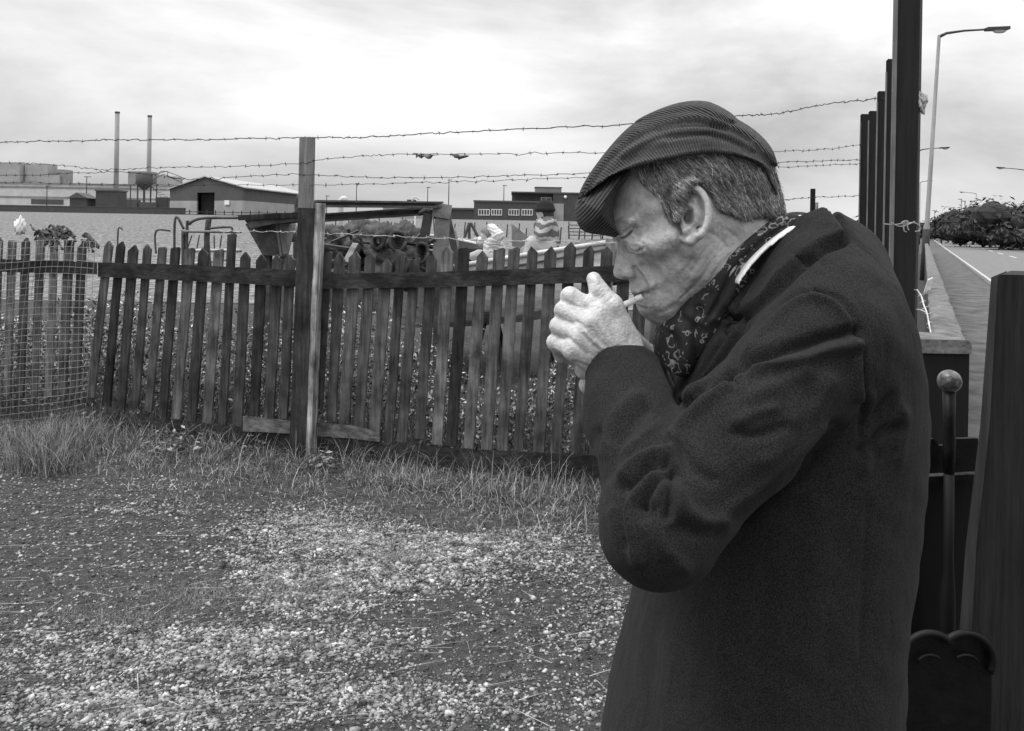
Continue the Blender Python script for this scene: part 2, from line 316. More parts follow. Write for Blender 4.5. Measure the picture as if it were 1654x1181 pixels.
FF_ = [
 ([(1001, 386), (1006, 386), (1013, 381), (1021, 373)], -.0028, 1.7), ([(1000, 380), (1009, 374), (1019, 369), (1027, 370)], -.0016, 2.2), ([(1004, 381), (1013, 376), (1020, 371)], .0012, 2),
 ([(1022, 374), (1030, 369), (1037, 367)], -.0012, 1.6), ([(1023, 379), (1032, 379), (1041, 382)], -.0010, 1.6), ([(1020, 384), (1030, 388), (1038, 394)], -.0010, 1.8),
 ([(1008, 392), (1016, 404), (1028, 408), (1038, 402)], -.0018, 2.4), ([(1010, 388), (1020, 392), (1032, 394)], .0011, 3),
 ([(1022, 433), (1026, 440), (1025, 450), (1018, 453)], -.0022, 2.0), ([(1026, 432), (1036, 446), (1045, 462), (1047, 474)], -.0024, 2.6), ([(1031, 428), (1044, 446), (1054, 464)], .0018, 4.5),
 ([(1022, 477), (1031, 477), (1038, 474), (1044, 476)], -.0036, 1.8), ([(1044, 472), (1049, 480), (1049, 490)], -.0014, 2.2), ([(1028, 494), (1036, 498), (1044, 500)], -.0016, 3),
 ([(1024, 470), (1032, 472)], .0012, 3), ([(1028, 484), (1036, 483)], .0012, 3),
 ([(1055, 432), (1062, 450), (1062, 470)], -.0016, 4), ([(1070, 420), (1078, 440), (1078, 462)], -.0014, 5),
 ([(1172, 398), (1152, 420), (1136, 446), (1118, 466), (1100, 484)], -.0016, 2.4), ([(1178, 404), (1158, 428), (1142, 452)], .0012, 3), ([(1160, 394), (1140, 418), (1124, 444), (1108, 464)], .0012, 3), ([(1150, 392), (1134, 412), (1116, 440)], -.0011, 2.4), ([(1180, 412), (1164, 432)], -.0014, 2.2), ([(1128, 402), (1116, 424), (1104, 440)], -.0009, 3), ([(1094, 490), (1080, 500), (1064, 506)], -.0010, 4),
 ([(1106, 316), (1118, 311), (1128, 320), (1134, 340), (1132, 360), (1124, 374)], -.0045, 2.6), ([(1112, 330), (1122, 338), (1124, 358), (1112, 370)], .002, 2.5), ([(1108, 336), (1114, 342)], -.003, 4), ([(1174, 372), (1186, 380), (1196, 392)], -.001, 3), ([(1000, 340), (1016, 333), (1030, 330)], -.0006, 2), ([(996, 352), (1012, 346), (1030, 344)], -.0006, 2)]
hv = fold(hv, nn, [(q[0], q[1]*1.35) + tuple(q[2:]) for q in FF_])
hv = fold(hv, vnorm(hv, hq), [([(1034, 402), (1048, 424), (1056, 446)], -.0012, 1.8), ([(1040, 398), (1058, 418), (1068, 444)], -.0010, 2), ([(1052, 470), (1056, 486), (1052, 500)], -.0012, 2), ([(1060, 440), (1074, 456), (1080, 478)], -.0028, 9), ([(1046, 430), (1060, 452), (1066, 474)], -.0022, 8),
 ([(1026, 378), (1040, 374), (1052, 374)], -.0008, 1.5), ([(1028, 384), (1044, 386), (1056, 392)], -.0008, 1.5), ([(1084, 396), (1094, 410), (1096, 430)], -.0012, 2.4), ([(1146, 376), (1160, 384), (1170, 394)], -.0014, 3), ([(1168, 388), (1150, 408), (1130, 438), (1110, 462)], -.0010, 1.6), ([(1184, 396), (1168, 418), (1150, 444)], -.0012, 2), ([(1044, 366), (1062, 372)], -.0006, 3), ([(1018, 456), (1020, 468)], -.0008, 2), ([(1022, 458), (1026, 472)], -.0007, 1.4), ([(1030, 470), (1030, 462)], -.0006, 1.3), ([(1034, 488), (1040, 494)], -.0008, 2)], MD)
hv += vnorm(hv, hq) * (np.sin(hv[:, 0:1]*900 + 3*np.sin(hv[:, 2:3]*500)) * np.sin(hv[:, 2:3]*800) * .00018)
hx, hy = proj(hv)
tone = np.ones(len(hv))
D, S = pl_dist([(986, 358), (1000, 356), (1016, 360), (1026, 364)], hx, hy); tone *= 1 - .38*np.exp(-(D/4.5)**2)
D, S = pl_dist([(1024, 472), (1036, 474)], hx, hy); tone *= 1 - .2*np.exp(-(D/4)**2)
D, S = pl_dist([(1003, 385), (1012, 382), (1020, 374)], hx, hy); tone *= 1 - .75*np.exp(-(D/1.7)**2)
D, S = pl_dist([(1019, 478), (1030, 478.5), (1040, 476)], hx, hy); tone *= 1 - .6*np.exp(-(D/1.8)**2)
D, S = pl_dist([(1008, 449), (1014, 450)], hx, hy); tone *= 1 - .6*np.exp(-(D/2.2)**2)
D, S = pl_dist([(1112, 346), (1114, 358)], hx, hy); tone *= 1 - .45*np.exp(-(D/5)**2)  # shade of the ear hollow painted into the skin tone
D, S = pl_dist(crom([(1102, 308), (1110, 302.5), (1122, 304), (1134, 315), (1141, 332), (1142, 350), (1138, 366), (1128, 382), (1112, 388)], 3), hx, hy); tone *= 1 + .25*np.exp(-(D/6)**2)  # ear rim painted lighter, as if light came through it
stub = np.exp(-(pl_dist([(1030, 500), (1070, 510), (1108, 470), (1122, 420)], hx, hy)[0]/24)**2); tone *= 1 - .20*stub
tone *= 1 - .3*sstep(1076, 1060, hx)*0
# ---- hands ----------------------------------------------------------------
def gn_nail(g): return g.cone(P(960, 449.5, .9485), P(964, 456, .9455), .0040, .0042)
def hand_near():
    g = Grid((.03, .86, 1.33), (.20, 1.06, 1.52), .0016)
    W0 = P(1004, 604, .945); W1 = P(1030, 596, .955)
    mc = [(P(968, 503, .940), P(921, 479, .950), P(926, 500, .985), P(950, 512, .995), .0102), (P(951, 521, .930), P(911, 502, .948), P(914, 528, .985), P(940, 535, .995), .0102),
          (P(938, 543, .928), P(903, 527, .948), P(910, 552, .98), P(934, 556, .99), .0098), (P(926, 566, .930), P(897, 553, .95), P(906, 574, .975), P(926, 578, .985), .0090)]
    Fd = g.cone(P(1008, 612, .952), P(1022, 586, .950), .0215, .0215)
    for i, (a, b, c, e, r) in enumerate(mc):
        root = P(1004 - 9*i, 575 + 6*i, .948)
        Fd = smin(Fd, g.cone(root, a, .018, .0128), .012)
    Fd = smin(Fd, g.cone(P(985, 540, .950), P(960, 560, .948), .016, .015), .012)
    Fd = smin(Fd, g.cone(P(1012, 600, .958), P(945, 596, .962), .017, .013), .012)
    for a, b, c, e, r in mc:
        fg = smin(g.cone(a, b, r*1.12, r*1.02), g.cone(b, c, r, r*.92), .003)
        fg = smin(fg, g.ball(b, r*1.1), .004); fg = smin(fg, g.cone(c, e, r*.92, r*.8), .003)
        Fd = smin(Fd, fg, .0022)
    th = g.cone(P(1016, 556, .955), P(988, 494, .945), .0165, .0125)
    th = smin(th, g.cone(P(988, 494, .945), P(968, 471, .950), .0132, .0112), .006)
    th = smin(th, g.cone(P(968, 470, .950), P(959, 451, .957), .0114, .0088), .004)
    Fd = smin(Fd, th, .006)
    Fd = smin(Fd, gn_nail(g), .0012)
    v, q = g.mesh(Fd, 2); n = vnorm(v, q)
    v = fold(v, n, [([(942, 540), (953, 552), (968, 564)], -.0020, 2.2), ([(932, 520), (945, 530), (958, 548)], -.0018, 3), ([(952, 528), (968, 548), (986, 566)], -.0014, 3), ([(946, 534), (962, 554), (980, 572)], .0013, 2.5), ([(958, 512), (975, 534), (992, 560)], .0010, 3),
      ([(962, 572), (976, 566), (990, 570)], -.0012, 1.5), ([(960, 580), (978, 573), (996, 576)], -.0012, 1.5), ([(964, 588), (984, 580), (1004, 584)], -.001, 1.5), ([(955, 574), (972, 580), (985, 590)], -.001, 1.5),
      ([(962, 474), (970, 466)], -.0009, 1.3), ([(965, 478), (974, 470)], -.0009, 1.3), ([(978, 488), (990, 480)], -.0009, 1.6), ([(960, 486), (976, 492)], -.0012, 2.2), ([(926, 486), (938, 500)], .0008, 4), ([(935, 487), (942, 476)], -.0008, 1.4), ([(940, 489), (946, 479)], -.0008, 1.4),
      ([(930, 585), (948, 592), (962, 600)], -.0018, 3), ([(916, 545), (930, 556), (948, 572)], -.0018, 3), ([(1000, 520), (1008, 545), (1016, 575)], .0012, 3)])
    v += vnorm(v, q) * (np.sin(v[:, 0:1]*1100 + 2.5*np.sin(v[:, 2:3]*700)) * np.sin(v[:, 2:3]*900 + v[:, 1:2]*500) * .00016)
    x, y = proj(v); t = np.full(len(v), 1.12)
    D, S = pl_dist([(956, 447), (962, 456)], x, y); t *= 1 + .25*(np.exp(-(D/4.5)**2) > .5)
    return v, q, t
def hand_far():
    g = Grid((.02, .93, 1.32), (.24, 1.12, 1.50), .0022)
    Fd = g.cone(P(1064, 634, 1.09), P(1046, 588, 1.065), .023, .021)
    for i, (a, b, c) in enumerate(((P(985, 506, 1.05), P(925, 505, 1.02), P(915, 512, 1.0)), (P(978, 528, 1.045), P(915, 522, 1.02), P(905, 530, 1.0)), (P(972, 550, 1.04), P(910, 540, 1.015), P(900, 548, .997)), (P(972, 574, 1.04), P(930, 580, 1.02), P(912, 572, 1.0)))):
        Fd = smin(Fd, g.cone(P(1046, 588, 1.065), a, .019, .013), .010); Fd = smin(Fd, smin(g.cone(a, b, .0105, .0098), g.cone(b, c, .0098, .0085), .003), .004)
    Fd = smin(Fd, smin(g.cone(P(1040, 585, 1.06), P(1000, 520, 1.015), .016, .012), g.cone(P(1000, 520, 1.015), P(985, 496, 1.0), .011, .009), .004), .006)
    Fd = smin(Fd, g.cone(P(1040, 610, 1.06), P(950, 622, 1.0), .017, .012), .01)
    v, q = g.mesh(Fd, 2); return v, q, np.full(len(v), 1.1)
parts = [(hv, hq, tone), hand_near(), hand_far()]
# trunk and arms under the clothes, joined to the same body
gb = Grid((.02, .74, .72), (.56, 1.30, 1.56), .011)
B = gb.cone(P(1250, 440, MD), (.38, MD, 1.30), .05, .09)
B = smin(B, gb.cone((.36, MD, 1.28), (.33, MD, .86), .12, .13), .05)
S_n = P(1338, 532, .868); S_f = np.array([S_n[0] - .01, 2*MD - S_n[1], S_n[2]])
E_n = P(1070, 842, .775); W_n = P(1006, 598, .938)
E_f = np.array([.25, 1.25, 1.16]); W_f = P(1062, 640, 1.085)
for sh, el, wr in ((S_n, E_n, P(1008, 612, .952)), (S_f, E_f, P(1064, 634, 1.09))):
    B = smin(B, gb.cone(sh - np.array([0, 0, .02]), el, .042, .030), .02); B = smin(B, gb.cone(el, wr, .030, .020), .01)
bv, bq = gb.mesh(B, 1); parts.append((bv, bq, np.ones(len(bv))))
V = np.concatenate([p[0] for p in parts]); off = np.cumsum([0] + [len(p[0]) for p in parts]); Qd = np.concatenate([p[1] + o for p, o in zip(parts, off)])
body = mesh('body', V, Qd, m_skin, man, True); set_attr(body, 'tone', np.concatenate([p[2] for p in parts]))
head_bvh = BVHTree.FromPolygons(hv.tolist(), hq.tolist())

# ---- hair -----------------------------------------------------------------
hpoly = [(1030, 262), (1026, 285), (1036, 300), (1048, 312), (1062, 326), (1068, 344), (1076, 360), (1084, 360), (1090, 342), (1097, 325), (1100, 308), (1112, 300), (1128, 304), (1140, 318), (1147, 338), (1156, 344), (1170, 350), (1184, 357), (1200, 358), (1222, 352), (1240, 356), (1262, 364), (1267, 350), (1266, 332), (1262, 315), (1257, 298), (1250, 275), (1242, 240), (1200, 205), (1100, 190), (1050, 220)]
hp2 = Ms(hpoly, MD-.03, 3)
f2 = [(x, y) for x, y in face]
outl = [(984, 335), (1000, 290), (1020, 250), (1060, 205), (1128, 180), (1175, 194), (1220, 224), (1247, 262), (1258, 295), (1265, 318), (1269, 340), (1266, 362), (1250, 375), (1200, 420), (1120, 420), (1040, 380)]
HS = gh.slab(Ms(outl, MD, 3), T + .006, MD, T)
HS = np.minimum(HS, H - .0055)
HS = np.maximum(HS, -(poly_sd(hp2, gh.ax[0], gh.ax[2])[:, None, :]))
Y2 = np.broadcast_to(gh.Y, HS.shape)
cv, cq = gh.mesh(HS, 3)
hb = BVHTree.FromPolygons(cv.tolist(), cq.tolist())
sv = []; sf = []; st = []
pin = np.array(hpoly, float)
def inpoly(px, py, poly):
    c = False; n = len(poly)
    for i in range(n):
        a, b = poly[i], poly[(i+1) % n]
        if ((a[1] > py) != (b[1] > py)) and px < (b[0]-a[0])*(py-a[1])/(b[1]-a[1]) + a[0]: c = not c
    return c
def hdir(px, py):                                       # combing: forward and down at the temple, back and down behind the ear
    a = math.radians(np.interp(px, [1030, 1070, 1110, 1160, 1210, 1260], [68, 56, 44, 55, 66, 80]) - 16*math.exp(-((px-1120)/28)**2 - ((py-295)/16)**2))
    return math.cos(a), math.sin(a)
cam_v = Vector(CAM)
ns = 0
while ns < 4200:
    px = rnd.uniform(1026, 1268); py = rnd.uniform(245, 362)
    if not inpoly(px, py, hpoly): continue
    ns += 1
    L = rnd.uniform(30, 72) * (1.0 if px > 1080 else .75); steps = 6; pts = []; lock = math.sin(px*.11 + py*.05)*.09 + math.sin(px*.31 - py*.13)*.07; wob = rnd.gauss(0, .10) + lock; cur = rnd.gauss(0, .07); lift = rnd.random()**2 * .004
    x, y = px, py
    for k in range(steps + 1):
        d = Vector(P(x, y, 1.0) - CAM).normalized(); hit = hb.ray_cast(cam_v, d)
        if hit[0] is None: break
        pts.append(np.array(hit[0] + hit[1].normalized() * (0 if hit[1].y > 0.3 else 1) * (.0008 + lift*k/steps)))
        dx, dy = hdir(x, y); a = math.atan2(dy, dx) + wob + cur*k; x += math.cos(a)*L/steps; y += math.sin(a)*L/steps
        if not inpoly(x, y, hpoly) and k > 1 and rnd.random() < (.3 if x < 1180 else .10): break
    if len(pts) < 3: continue
    r = rnd.uniform(.00025, .00055); tn = rnd.choice([.5, .7, .9, 1, 1.2, 1.5, 2.0]) * (1.2 if px < 1150 else .9); hd_ = hdir(px, py); q_ = px*hd_[1] - py*hd_[0]; tn *= 1 + .55*math.sin(q_*.55 + 1.5*math.sin(q_*.17) + px*.01)  # sine streaks in the tone paint highlights along the locks
    for mirror in (0, 1):
        if mirror and ns % 2: continue
        n0 = len(sv); m = len(pts)
        for k, p in enumerate(pts):
            rr = r*(1 - .75*k/(m-1))
            for j in range(3):
                a = j*2.094; q = p + np.array([math.cos(a)*rr, math.sin(a)*rr, math.cos(a+1)*rr])
                if mirror: q[1] = 2*MD - q[1]
                sv.append(q); st.append(tn)
        for k in range(m-1):
            for j in range(3): sf.append((n0+k*3+j, n0+k*3+(j+1) % 3, n0+k*3+3+(j+1) % 3, n0+k*3+3+j))
# brows and a few bristles
for i in range(120):
    t = rnd.random(); px = 985 + 40*t; py = 358 - 3*math.sin(t*3) + 5*t + rnd.gauss(0, 2.2)
    d = Vector(P(px, py, 1.0) - CAM).normalized(); hit = head_bvh.ray_cast(cam_v, d)
    if hit[0] is None: continue
    p = np.array(hit[0]); q = p + np.array([.005, -.002, .0015 - .004*t]) * rnd.uniform(.6, 1.3); n0 = len(sv)
    for pp, rr in ((p, .0003), (q, .0001)):
        for j in range(3): sv.append(pp + rr*np.array([math.cos(j*2.1), 0, math.sin(j*2.1)])); st.append(.9)
    for j in range(3): sf.append((n0+j, n0+(j+1) % 3, n0+3+(j+1) % 3, n0+3+j))
nv = len(cv)
hair = mesh('hair', np.concatenate([cv, np.array(sv)]), cq.tolist() + [tuple(i+nv for i in f) for f in sf], m_hair, man, True)
set_attr(hair, 'tone', np.concatenate([np.full(nv, .42), st]))

# ---- cap ------------------------------------------------------------------
def knit(name, v, freq):
    m = mat(name, v, rough=.95, var=.3, scale=220, spec=.1, sheen=.15)
    t = m.node_tree; N = t.nodes; L = t.links; b = N['Principled BSDF']
    at = N.new('ShaderNodeAttribute'); at.attribute_name = 'rib'
    k = N.new('ShaderNodeMath'); k.operation = 'MULTIPLY'; k.inputs[1].default_value = 1.0; L.new(at.outputs['Fac'], k.inputs[0])
    s = N.new('ShaderNodeMath'); s.operation = 'SINE'; L.new(k.outputs[0], s.inputs[0])
    n2 = N.new('ShaderNodeTexNoise'); n2.inputs['Scale'].default_value = 350; c = N.new('ShaderNodeTexCoord'); L.new(c.outputs['Object'], n2.inputs['Vector'])
    ad = N.new('ShaderNodeMath'); ad.operation = 'ADD'; L.new(s.outputs[0], ad.inputs[0]); L.new(n2.outputs[0], ad.inputs[1])
    bp = N.new('ShaderNodeBump'); bp.inputs['Strength'].default_value = 1.0; bp.inputs['Distance'].default_value = .0012; L.new(ad.outputs[0], bp.inputs['Height']); L.new(bp.outputs[0], b.inputs['Normal'])
    return m
m_knit = knit('ribbed knit wool', .040, 1)
m_peak = knit('shaded knit wool', .020, 1)  # cap wool with the shade of the steep peak put into its colour
cap_o = [(1250, 330), (1250, 292), (1248, 268), (1236, 238), (1210, 211), (1178, 191), (1151, 172), (1131, 165), (1093, 170), (1048, 187), (1017, 206), (987, 237), (956, 278), (940, 306), (935, 326), (940, 345), (990, 360), (1100, 350), (1180, 345)]
cap_cut = [(900, 340), (936, 326), (946, 319), (968, 299), (992, 281), (1014, 272), (1032, 268), (1070, 258), (1109, 250), (1147, 246), (1185, 249), (1212, 257), (1232, 268), (1246, 284), (1262, 306), (1275, 330)]
gc = Grid((M(920,0)[0], MD-.13, M(0,420)[1]), (M(1265,0)[0], MD+.13, M(0,150)[1]), .002)
Cf = gc.slab(Ms(cap_o, MD-.012, 3), .096, MD, .070)
cutp = [M(x, y, MD-.085) for x, y in cap_cut] + [M(1280, 500), M(880, 500)]
Cf = np.maximum(Cf, poly_sd(cutp, gc.ax[0], gc.ax[2])[:, None, :])
cav, caq = gc.mesh(Cf, 2); n = vnorm(cav, caq)
cav = fold(cav, n, [([(937, 322), (962, 285), (990, 252), (1022, 222), (1058, 203), (1100, 193), (1140, 193), (1185, 210), (1215, 228), (1246, 262)], -.007, 3.5, 'step', 40),
  ([(1040, 196), (1090, 182), (1130, 181), (1170, 196)], -.004, 3, 'step', 20), ([(1000, 236), (1040, 207), (1090, 192)], -.002, 4), ([(1010, 250), (1060, 222), (1110, 212), (1170, 216), (1215, 238)], -.0035, 3, 'step', 14), ([(1060, 208), (1110, 200), (1170, 204), (1215, 228)], -.0022, 2.5), ([(1090, 220), (1150, 214), (1200, 232)], -.0012, 2.5),
  ([(968, 296), (1014, 270), (1070, 256), (1147, 244), (1222, 259), (1246, 276)], .003, 4), ([(960, 300), (990, 262), (1030, 236), (1070, 226)], .003, 8), ([(1010, 262), (1060, 240), (1130, 228)], -.002, 8)])
cap = mesh('flat_cap', cav, caq, m_knit, man, True)
x, y = proj(cav); D, S = pl_dist(crom([(937, 322), (962, 285), (990, 252), (1022, 222), (1058, 203), (1100, 193), (1140, 193), (1185, 210), (1215, 228), (1246, 262)], 4), x, y)
ccx, ccz = M(1120, 420)
ang = np.arctan2(cav[:, 2]-ccz, cav[:, 0]-ccx)
set_attr(cap, 'rib', np.where(S > 0, ang*.155, (cav[:, 0]*.75 + cav[:, 2]*.65 + cav[:, 1]*.4)) * 2*math.pi/.0035)
peak_o = [(935, 322), (946, 317), (968, 297), (992, 279), (1020, 270), (1014, 292), (998, 310), (992, 335), (994, 360), (1003, 383), (975, 380), (950, 376), (937, 364), (931, 342)]
Pf = gc.slab(Ms(peak_o, MD-.02, 3), .080, MD, .030)
pv, pq = gc.mesh(Pf, 2); n = vnorm(pv, pq)
pv = fold(pv, n, [([(936, 326), (946, 320), (968, 301), (992, 283), (1014, 275)], .0022, 2.2), ([(940, 330), (950, 323), (970, 306), (994, 289)], -.0016, 1.8), ([(935, 352), (950, 371), (976, 376), (996, 378)], .0012, 2.5)])
pk = mesh('peak', pv, pq, m_peak, cap, True, np.array(man.location)); set_attr(pk, 'rib', (pv[:, 0]*.8 - pv[:, 2]*.6) * 2*math.pi/.0034)
# ---- coat -----------------------------------------------------------------
gk = Grid((.06, .70, .66), (.565, 1.345, 1.585), .0031)
rows = [  # photo y, front x, back x, half-width(mm)
 (335, 1285, 1338, 70), (352, 1262, 1352, 80), (385, 1225, 1382, 108), (430, 1190, 1424, 150), (475, 1160, 1458, 172), (520, 1132, 1482, 185), (580, 1108, 1498, 192), (650, 1084, 1504, 196), (720, 1062, 1502, 198),
 (800, 1044, 1493, 200), (880, 1034, 1482, 203), (950, 1026, 1472, 207), (1010, 1016, 1468, 212), (1069, 1001, 1465, 217), (1130, 985, 1464, 222), (1185, 975, 1466, 226), (1420, 955, 1480, 232)]
zr = []; 
for y, a, b, w in rows:
    A = P(a, y, MD); Bk = P(b, y, MD); zr.append((A[2], A[0], Bk[0], w*.001, Bk[2]))
zr = np.array(zr)[::-1]
zz = gk.ax[2]; xf = np.interp(zz, zr[:, 0], zr[:, 1]); xb = np.interp(zz, zr[:, 4][np.argsort(zr[:, 4])], zr[:, 2][np.argsort(zr[:, 4])]); tw = np.interp(zz, zr[:, 0], zr[:, 3])
def sm1(a, k=9):
    kk = np.ones(k)/k; return np.convolve(np.pad(a, k//2, 'edge'), kk, 'valid')
xf, xb, tw = sm1(xf), sm1(xb), sm1(tw)
def fit(xf, xb, tw):                                   # shape the trunk so that its outline, seen in perspective, is the one measured
    th = np.linspace(0, 2*math.pi, 181); ct, st_ = np.cos(th), np.sin(th); e_ = 2/2.3; cx_, sy_ = np.sign(ct)*np.abs(ct)**e_, np.sign(st_)*np.abs(st_)**e_
    for i in range(len(xf)):
        tf, tb = xf[i]/MD, xb[i]/MD; a, b = xf[i], xb[i]
        for _ in range(12):
            r = ((a+b)/2 + (b-a)/2*cx_)/(MD + tw[i]*sy_); a += (tf - r.min())*MD; b += (tb - r.max())*MD
        xf[i], xb[i] = a, b
    return xf, xb
xf, xb = fit(xf, xb, tw)
xc = ((xf+xb)/2).astype(np.float32); ra = ((xb-xf)/2).astype(np.float32); rb = tw.astype(np.float32)
ea = 2.3
K = ((np.abs((gk.X - xc)/ra)**ea + np.abs((gk.Y - MD)/rb)**ea)**(1/ea) - 1) * np.minimum(ra, rb)
K = np.maximum(K, gk.Z - P(1340, 346, MD)[2]); K = np.maximum(K, .70 - gk.Z)
neck = gk.ball((P(1262, 398, MD)[0], MD, P(1262, 398, MD)[2] + .02), (.062, .062, .075))
for s, Sx, Ex, Wx in ((-1, S_n, E_n, W_n), (1, S_f, E_f, W_f)):
    Np = np.array([P(1330, 420, MD)[0], MD + s*.05, P(1330, 428, MD)[2]])
    sh = smin(gk.cone(Np, Sx + np.array([.0, 0, -.005]), .055, .058), gk.ball(Sx + np.array([.01, .02*-s, -.03]), (.072, .066, .085)), .03)
    K = smin(K, sh, .035)
vn = poly_sd([M(x, y, MD-.095) for x, y in [(1352, 330), (1322, 349), (1291, 359), (1256, 377), (1220, 406), (1197, 437), (1184, 480), (1158, 536), (1130, 600), (1112, 650), (1060, 660), (1000, 600), (1000, 300), (1340, 300)]], gk.ax[0], gk.ax[2])[:, None, :]
K = np.maximum(K, np.minimum(vn, .17 - np.abs(gk.Y - MD)))
for s, Sx, Ex, Wx in ((-1, S_n, E_n, W_n), (1, S_f, E_f, W_f)):
    mid = Sx*.45 + Ex*.55 + np.array([0, 0, -.004])
    arm = smin(gk.cone(Sx + np.array([0, 0, -.012]), mid, .070, .060), gk.cone(mid, Ex, .060, .054), .02)
    ax = (Wx - Ex)/np.linalg.norm(Wx - Ex)
    f0 = gk.cone(Ex, Wx + ax*.03, .055, .043); ins = gk.cone(Ex, Wx + ax*.05, .044, .032)
    cut = (gk.X - Wx[0])*ax[0] + (gk.Y - Wx[1])*ax[1] + (gk.Z - Wx[2])*ax[2]
    arm = smin(arm, f0, .012)
    if s < 0: arm = smin(arm, gk.ball(E_n + np.array([-.006, .0, -.010]), .050), .02); arm = smin(arm, gk.ball(P(1002, 676, .892), .037), .03)
    arm = np.maximum(arm, cut)
    arm = np.maximum(arm, -np.maximum(ins, -cut - .03))
    K = smin(K, arm, .007)
kv, kq = gk.mesh(K, 2); n = vnorm(kv, kq)
coll = [(1340, 343), (1298, 362), (1262, 384), (1226, 412), (1200, 445), (1178, 480), (1165, 505), (1196, 514), (1210, 506), (1246, 474), (1284, 436), (1330, 401), (1364, 387)]
kf = [
 # upper edge of the sleeve, lying over the chest
 ([(1386, 556), (1340, 566), (1300, 580), (1255, 590), (1207, 601), (1160, 634), (1113, 673), (1086, 706)], .008, 9), ([(1380, 536), (1330, 545), (1290, 556), (1240, 570), (1196, 590), (1150, 622), (1108, 656)], -.012, 9),
 ([(1206, 600), (1186, 618), (1178, 604)], -.008, 7),
 # folds across the upper arm
 ([(1250, 660), (1220, 668), (1195, 680)], .004, 9), ([(1270, 690), (1240, 700), (1210, 705), (1190, 700)], -.005, 9), ([(1100, 730), (1118, 755), (1150, 775)], -.005, 11), ([(1092, 712), (1088, 740), (1086, 780)], .006, 8),
 ([(1300, 600), (1260, 620), (1215, 640)], .004, 14), ([(1340, 620), (1320, 650), (1280, 690), (1240, 740)], .004, 16), ([(1350, 690), (1310, 740), (1250, 790), (1195, 836)], -.006, 12), ([(1330, 690), (1290, 735), (1230, 785), (1180, 820)], .004, 9), ([(1310, 640), (1290, 690), (1236, 730)], -.003, 10),
 # bunched creases inside the elbow
 ([(1082, 732), (1052, 736), (1022, 752), (1006, 772)], .009, 8), ([(1080, 752), (1050, 756), (1028, 774), (1012, 782)], -.011, 7), ([(1078, 742), (1056, 760), (1032, 790), (1018, 816)], .006, 6), ([(1084, 764), (1064, 776), (1046, 800), (1040, 818)], -.010, 7), ([(1084, 752), (1070, 776), (1054, 812)], .006, 7), ([(1085, 770), (1084, 800), (1080, 836)], -.011, 6), ([(1090, 790), (1092, 820), (1084, 842)], .007, 8), ([(1096, 800), (1110, 826), (1140, 842), (1170, 838)], .006, 12), ([(1100, 850), (1130, 862), (1160, 862)], -.005, 10),
 ([(1015, 830), (1018, 870), (1030, 905)], .006, 10), ([(1000, 790), (1002, 830), (1012, 880)], -.006, 8), ([(1050, 850), (1075, 890), (1105, 915)], .006, 12), ([(1040, 820), (1060, 870), (1080, 905)], -.004, 9),
 ([(1030, 640), (1006, 660), (985, 690), (972, 730)], .005, 11), ([(1044, 660), (1020, 690), (1000, 715), (980, 770)], -.005, 10), ([(1060, 690), (1030, 712), (1006, 730)], .004, 9), ([(966, 700), (970, 760), (985, 815)], -.005, 9), ([(985, 720), (980, 770), (990, 820)], .004, 8),
 # armhole seam and folds on the back
 ([(1318, 470), (1352, 480), (1378, 510), (1392, 560), (1396, 640), (1390, 705)], -.006, 3.5), ([(1312, 478), (1346, 490), (1370, 520), (1382, 570), (1386, 640)], .006, 8), ([(1408, 640), (1404, 700), (1398, 760)], .004, 9),
 ([(1440, 640), (1425, 660), (1400, 690)], -.007, 10), ([(1446, 690), (1420, 706), (1392, 730)], -.009, 10), ([(1452, 664), (1436, 690), (1420, 720)], .004, 9), ([(1444, 640), (1458, 680), (1450, 740)], .004, 12), ([(1400, 800), (1396, 900), (1390, 1060)], -.002, 5), ([(1330, 860), (1310, 960), (1300, 1060)], .004, 25), ([(1180, 960), (1170, 1020), (1160, 1180)], .004, 25), ([(1240, 930), (1230, 1000), (1230, 1180)], -.004, 22), ([(1060, 1000), (1052, 1080), (1050, 1180)], -.003, 14),
 # lapel
 ([(1205, 500), (1190, 530), (1150, 590), (1118, 640)], -.004, 4, 'step', 30), ([(1200, 508), (1176, 528), (1172, 540)], -.006, 4), ([(1290, 424), (1320, 420), (1330, 428)], -.003, 4), ([(1180, 600), (1195, 560), (1230, 520), (1280, 480), (1318, 470)], -.004, 4), ([(1190, 590), (1215, 548), (1250, 512), (1296, 480)], .004, 7)]
kv = fold(kv, n, [(q[0], q[1]*1.12) + tuple(q[2:]) for q in kf])
x, y = proj(kv); n = vnorm(kv, kq)
cd_ = poly_sd_pts = None
def insd(poly, x, y):
    D, _ = pl_dist(list(poly) + [poly[0]], x, y); ins = np.zeros(x.shape, bool); m = len(poly)
    for i in range(m):
        a, b = poly[i], poly[(i+1) % m]; c = ((a[1] > y) != (b[1] > y)); ins ^= c & (x < (b[0]-a[0])*(y-a[1])/((b[1]-a[1]) + 1e-12) + a[0])
    return np.where(ins, D, -D)
lap_ = [(1165, 512), (1196, 520), (1190, 536), (1168, 566), (1120, 640), (1104, 650), (1098, 640), (1108, 612), (1136, 566), (1160, 520)]
ic, il = insd(coll, x, y), insd(lap_, x, y)
up = sstep(-1.8, 1.8, ic)*.013 + sstep(-2, 2, il)*.009 - .008*np.exp(-((ic+5)/4)**2) - .007*np.exp(-((il+5)/4)**2)
kv = kv + n*(up*sstep(0.3, -0.2, n[:, 1]))[:, None]
kv = kv + vnorm(kv, kq)*((np.sin(kv[:, 0]*60 + 2*np.sin(kv[:, 2]*40) + kv[:, 1]*30)*np.sin(kv[:, 2]*70 + kv[:, 0]*25)*.0012)[:, None])
kv = lap(kv, kq, .4)
coat = mesh('coat', kv, kq, m_coat, man, True)
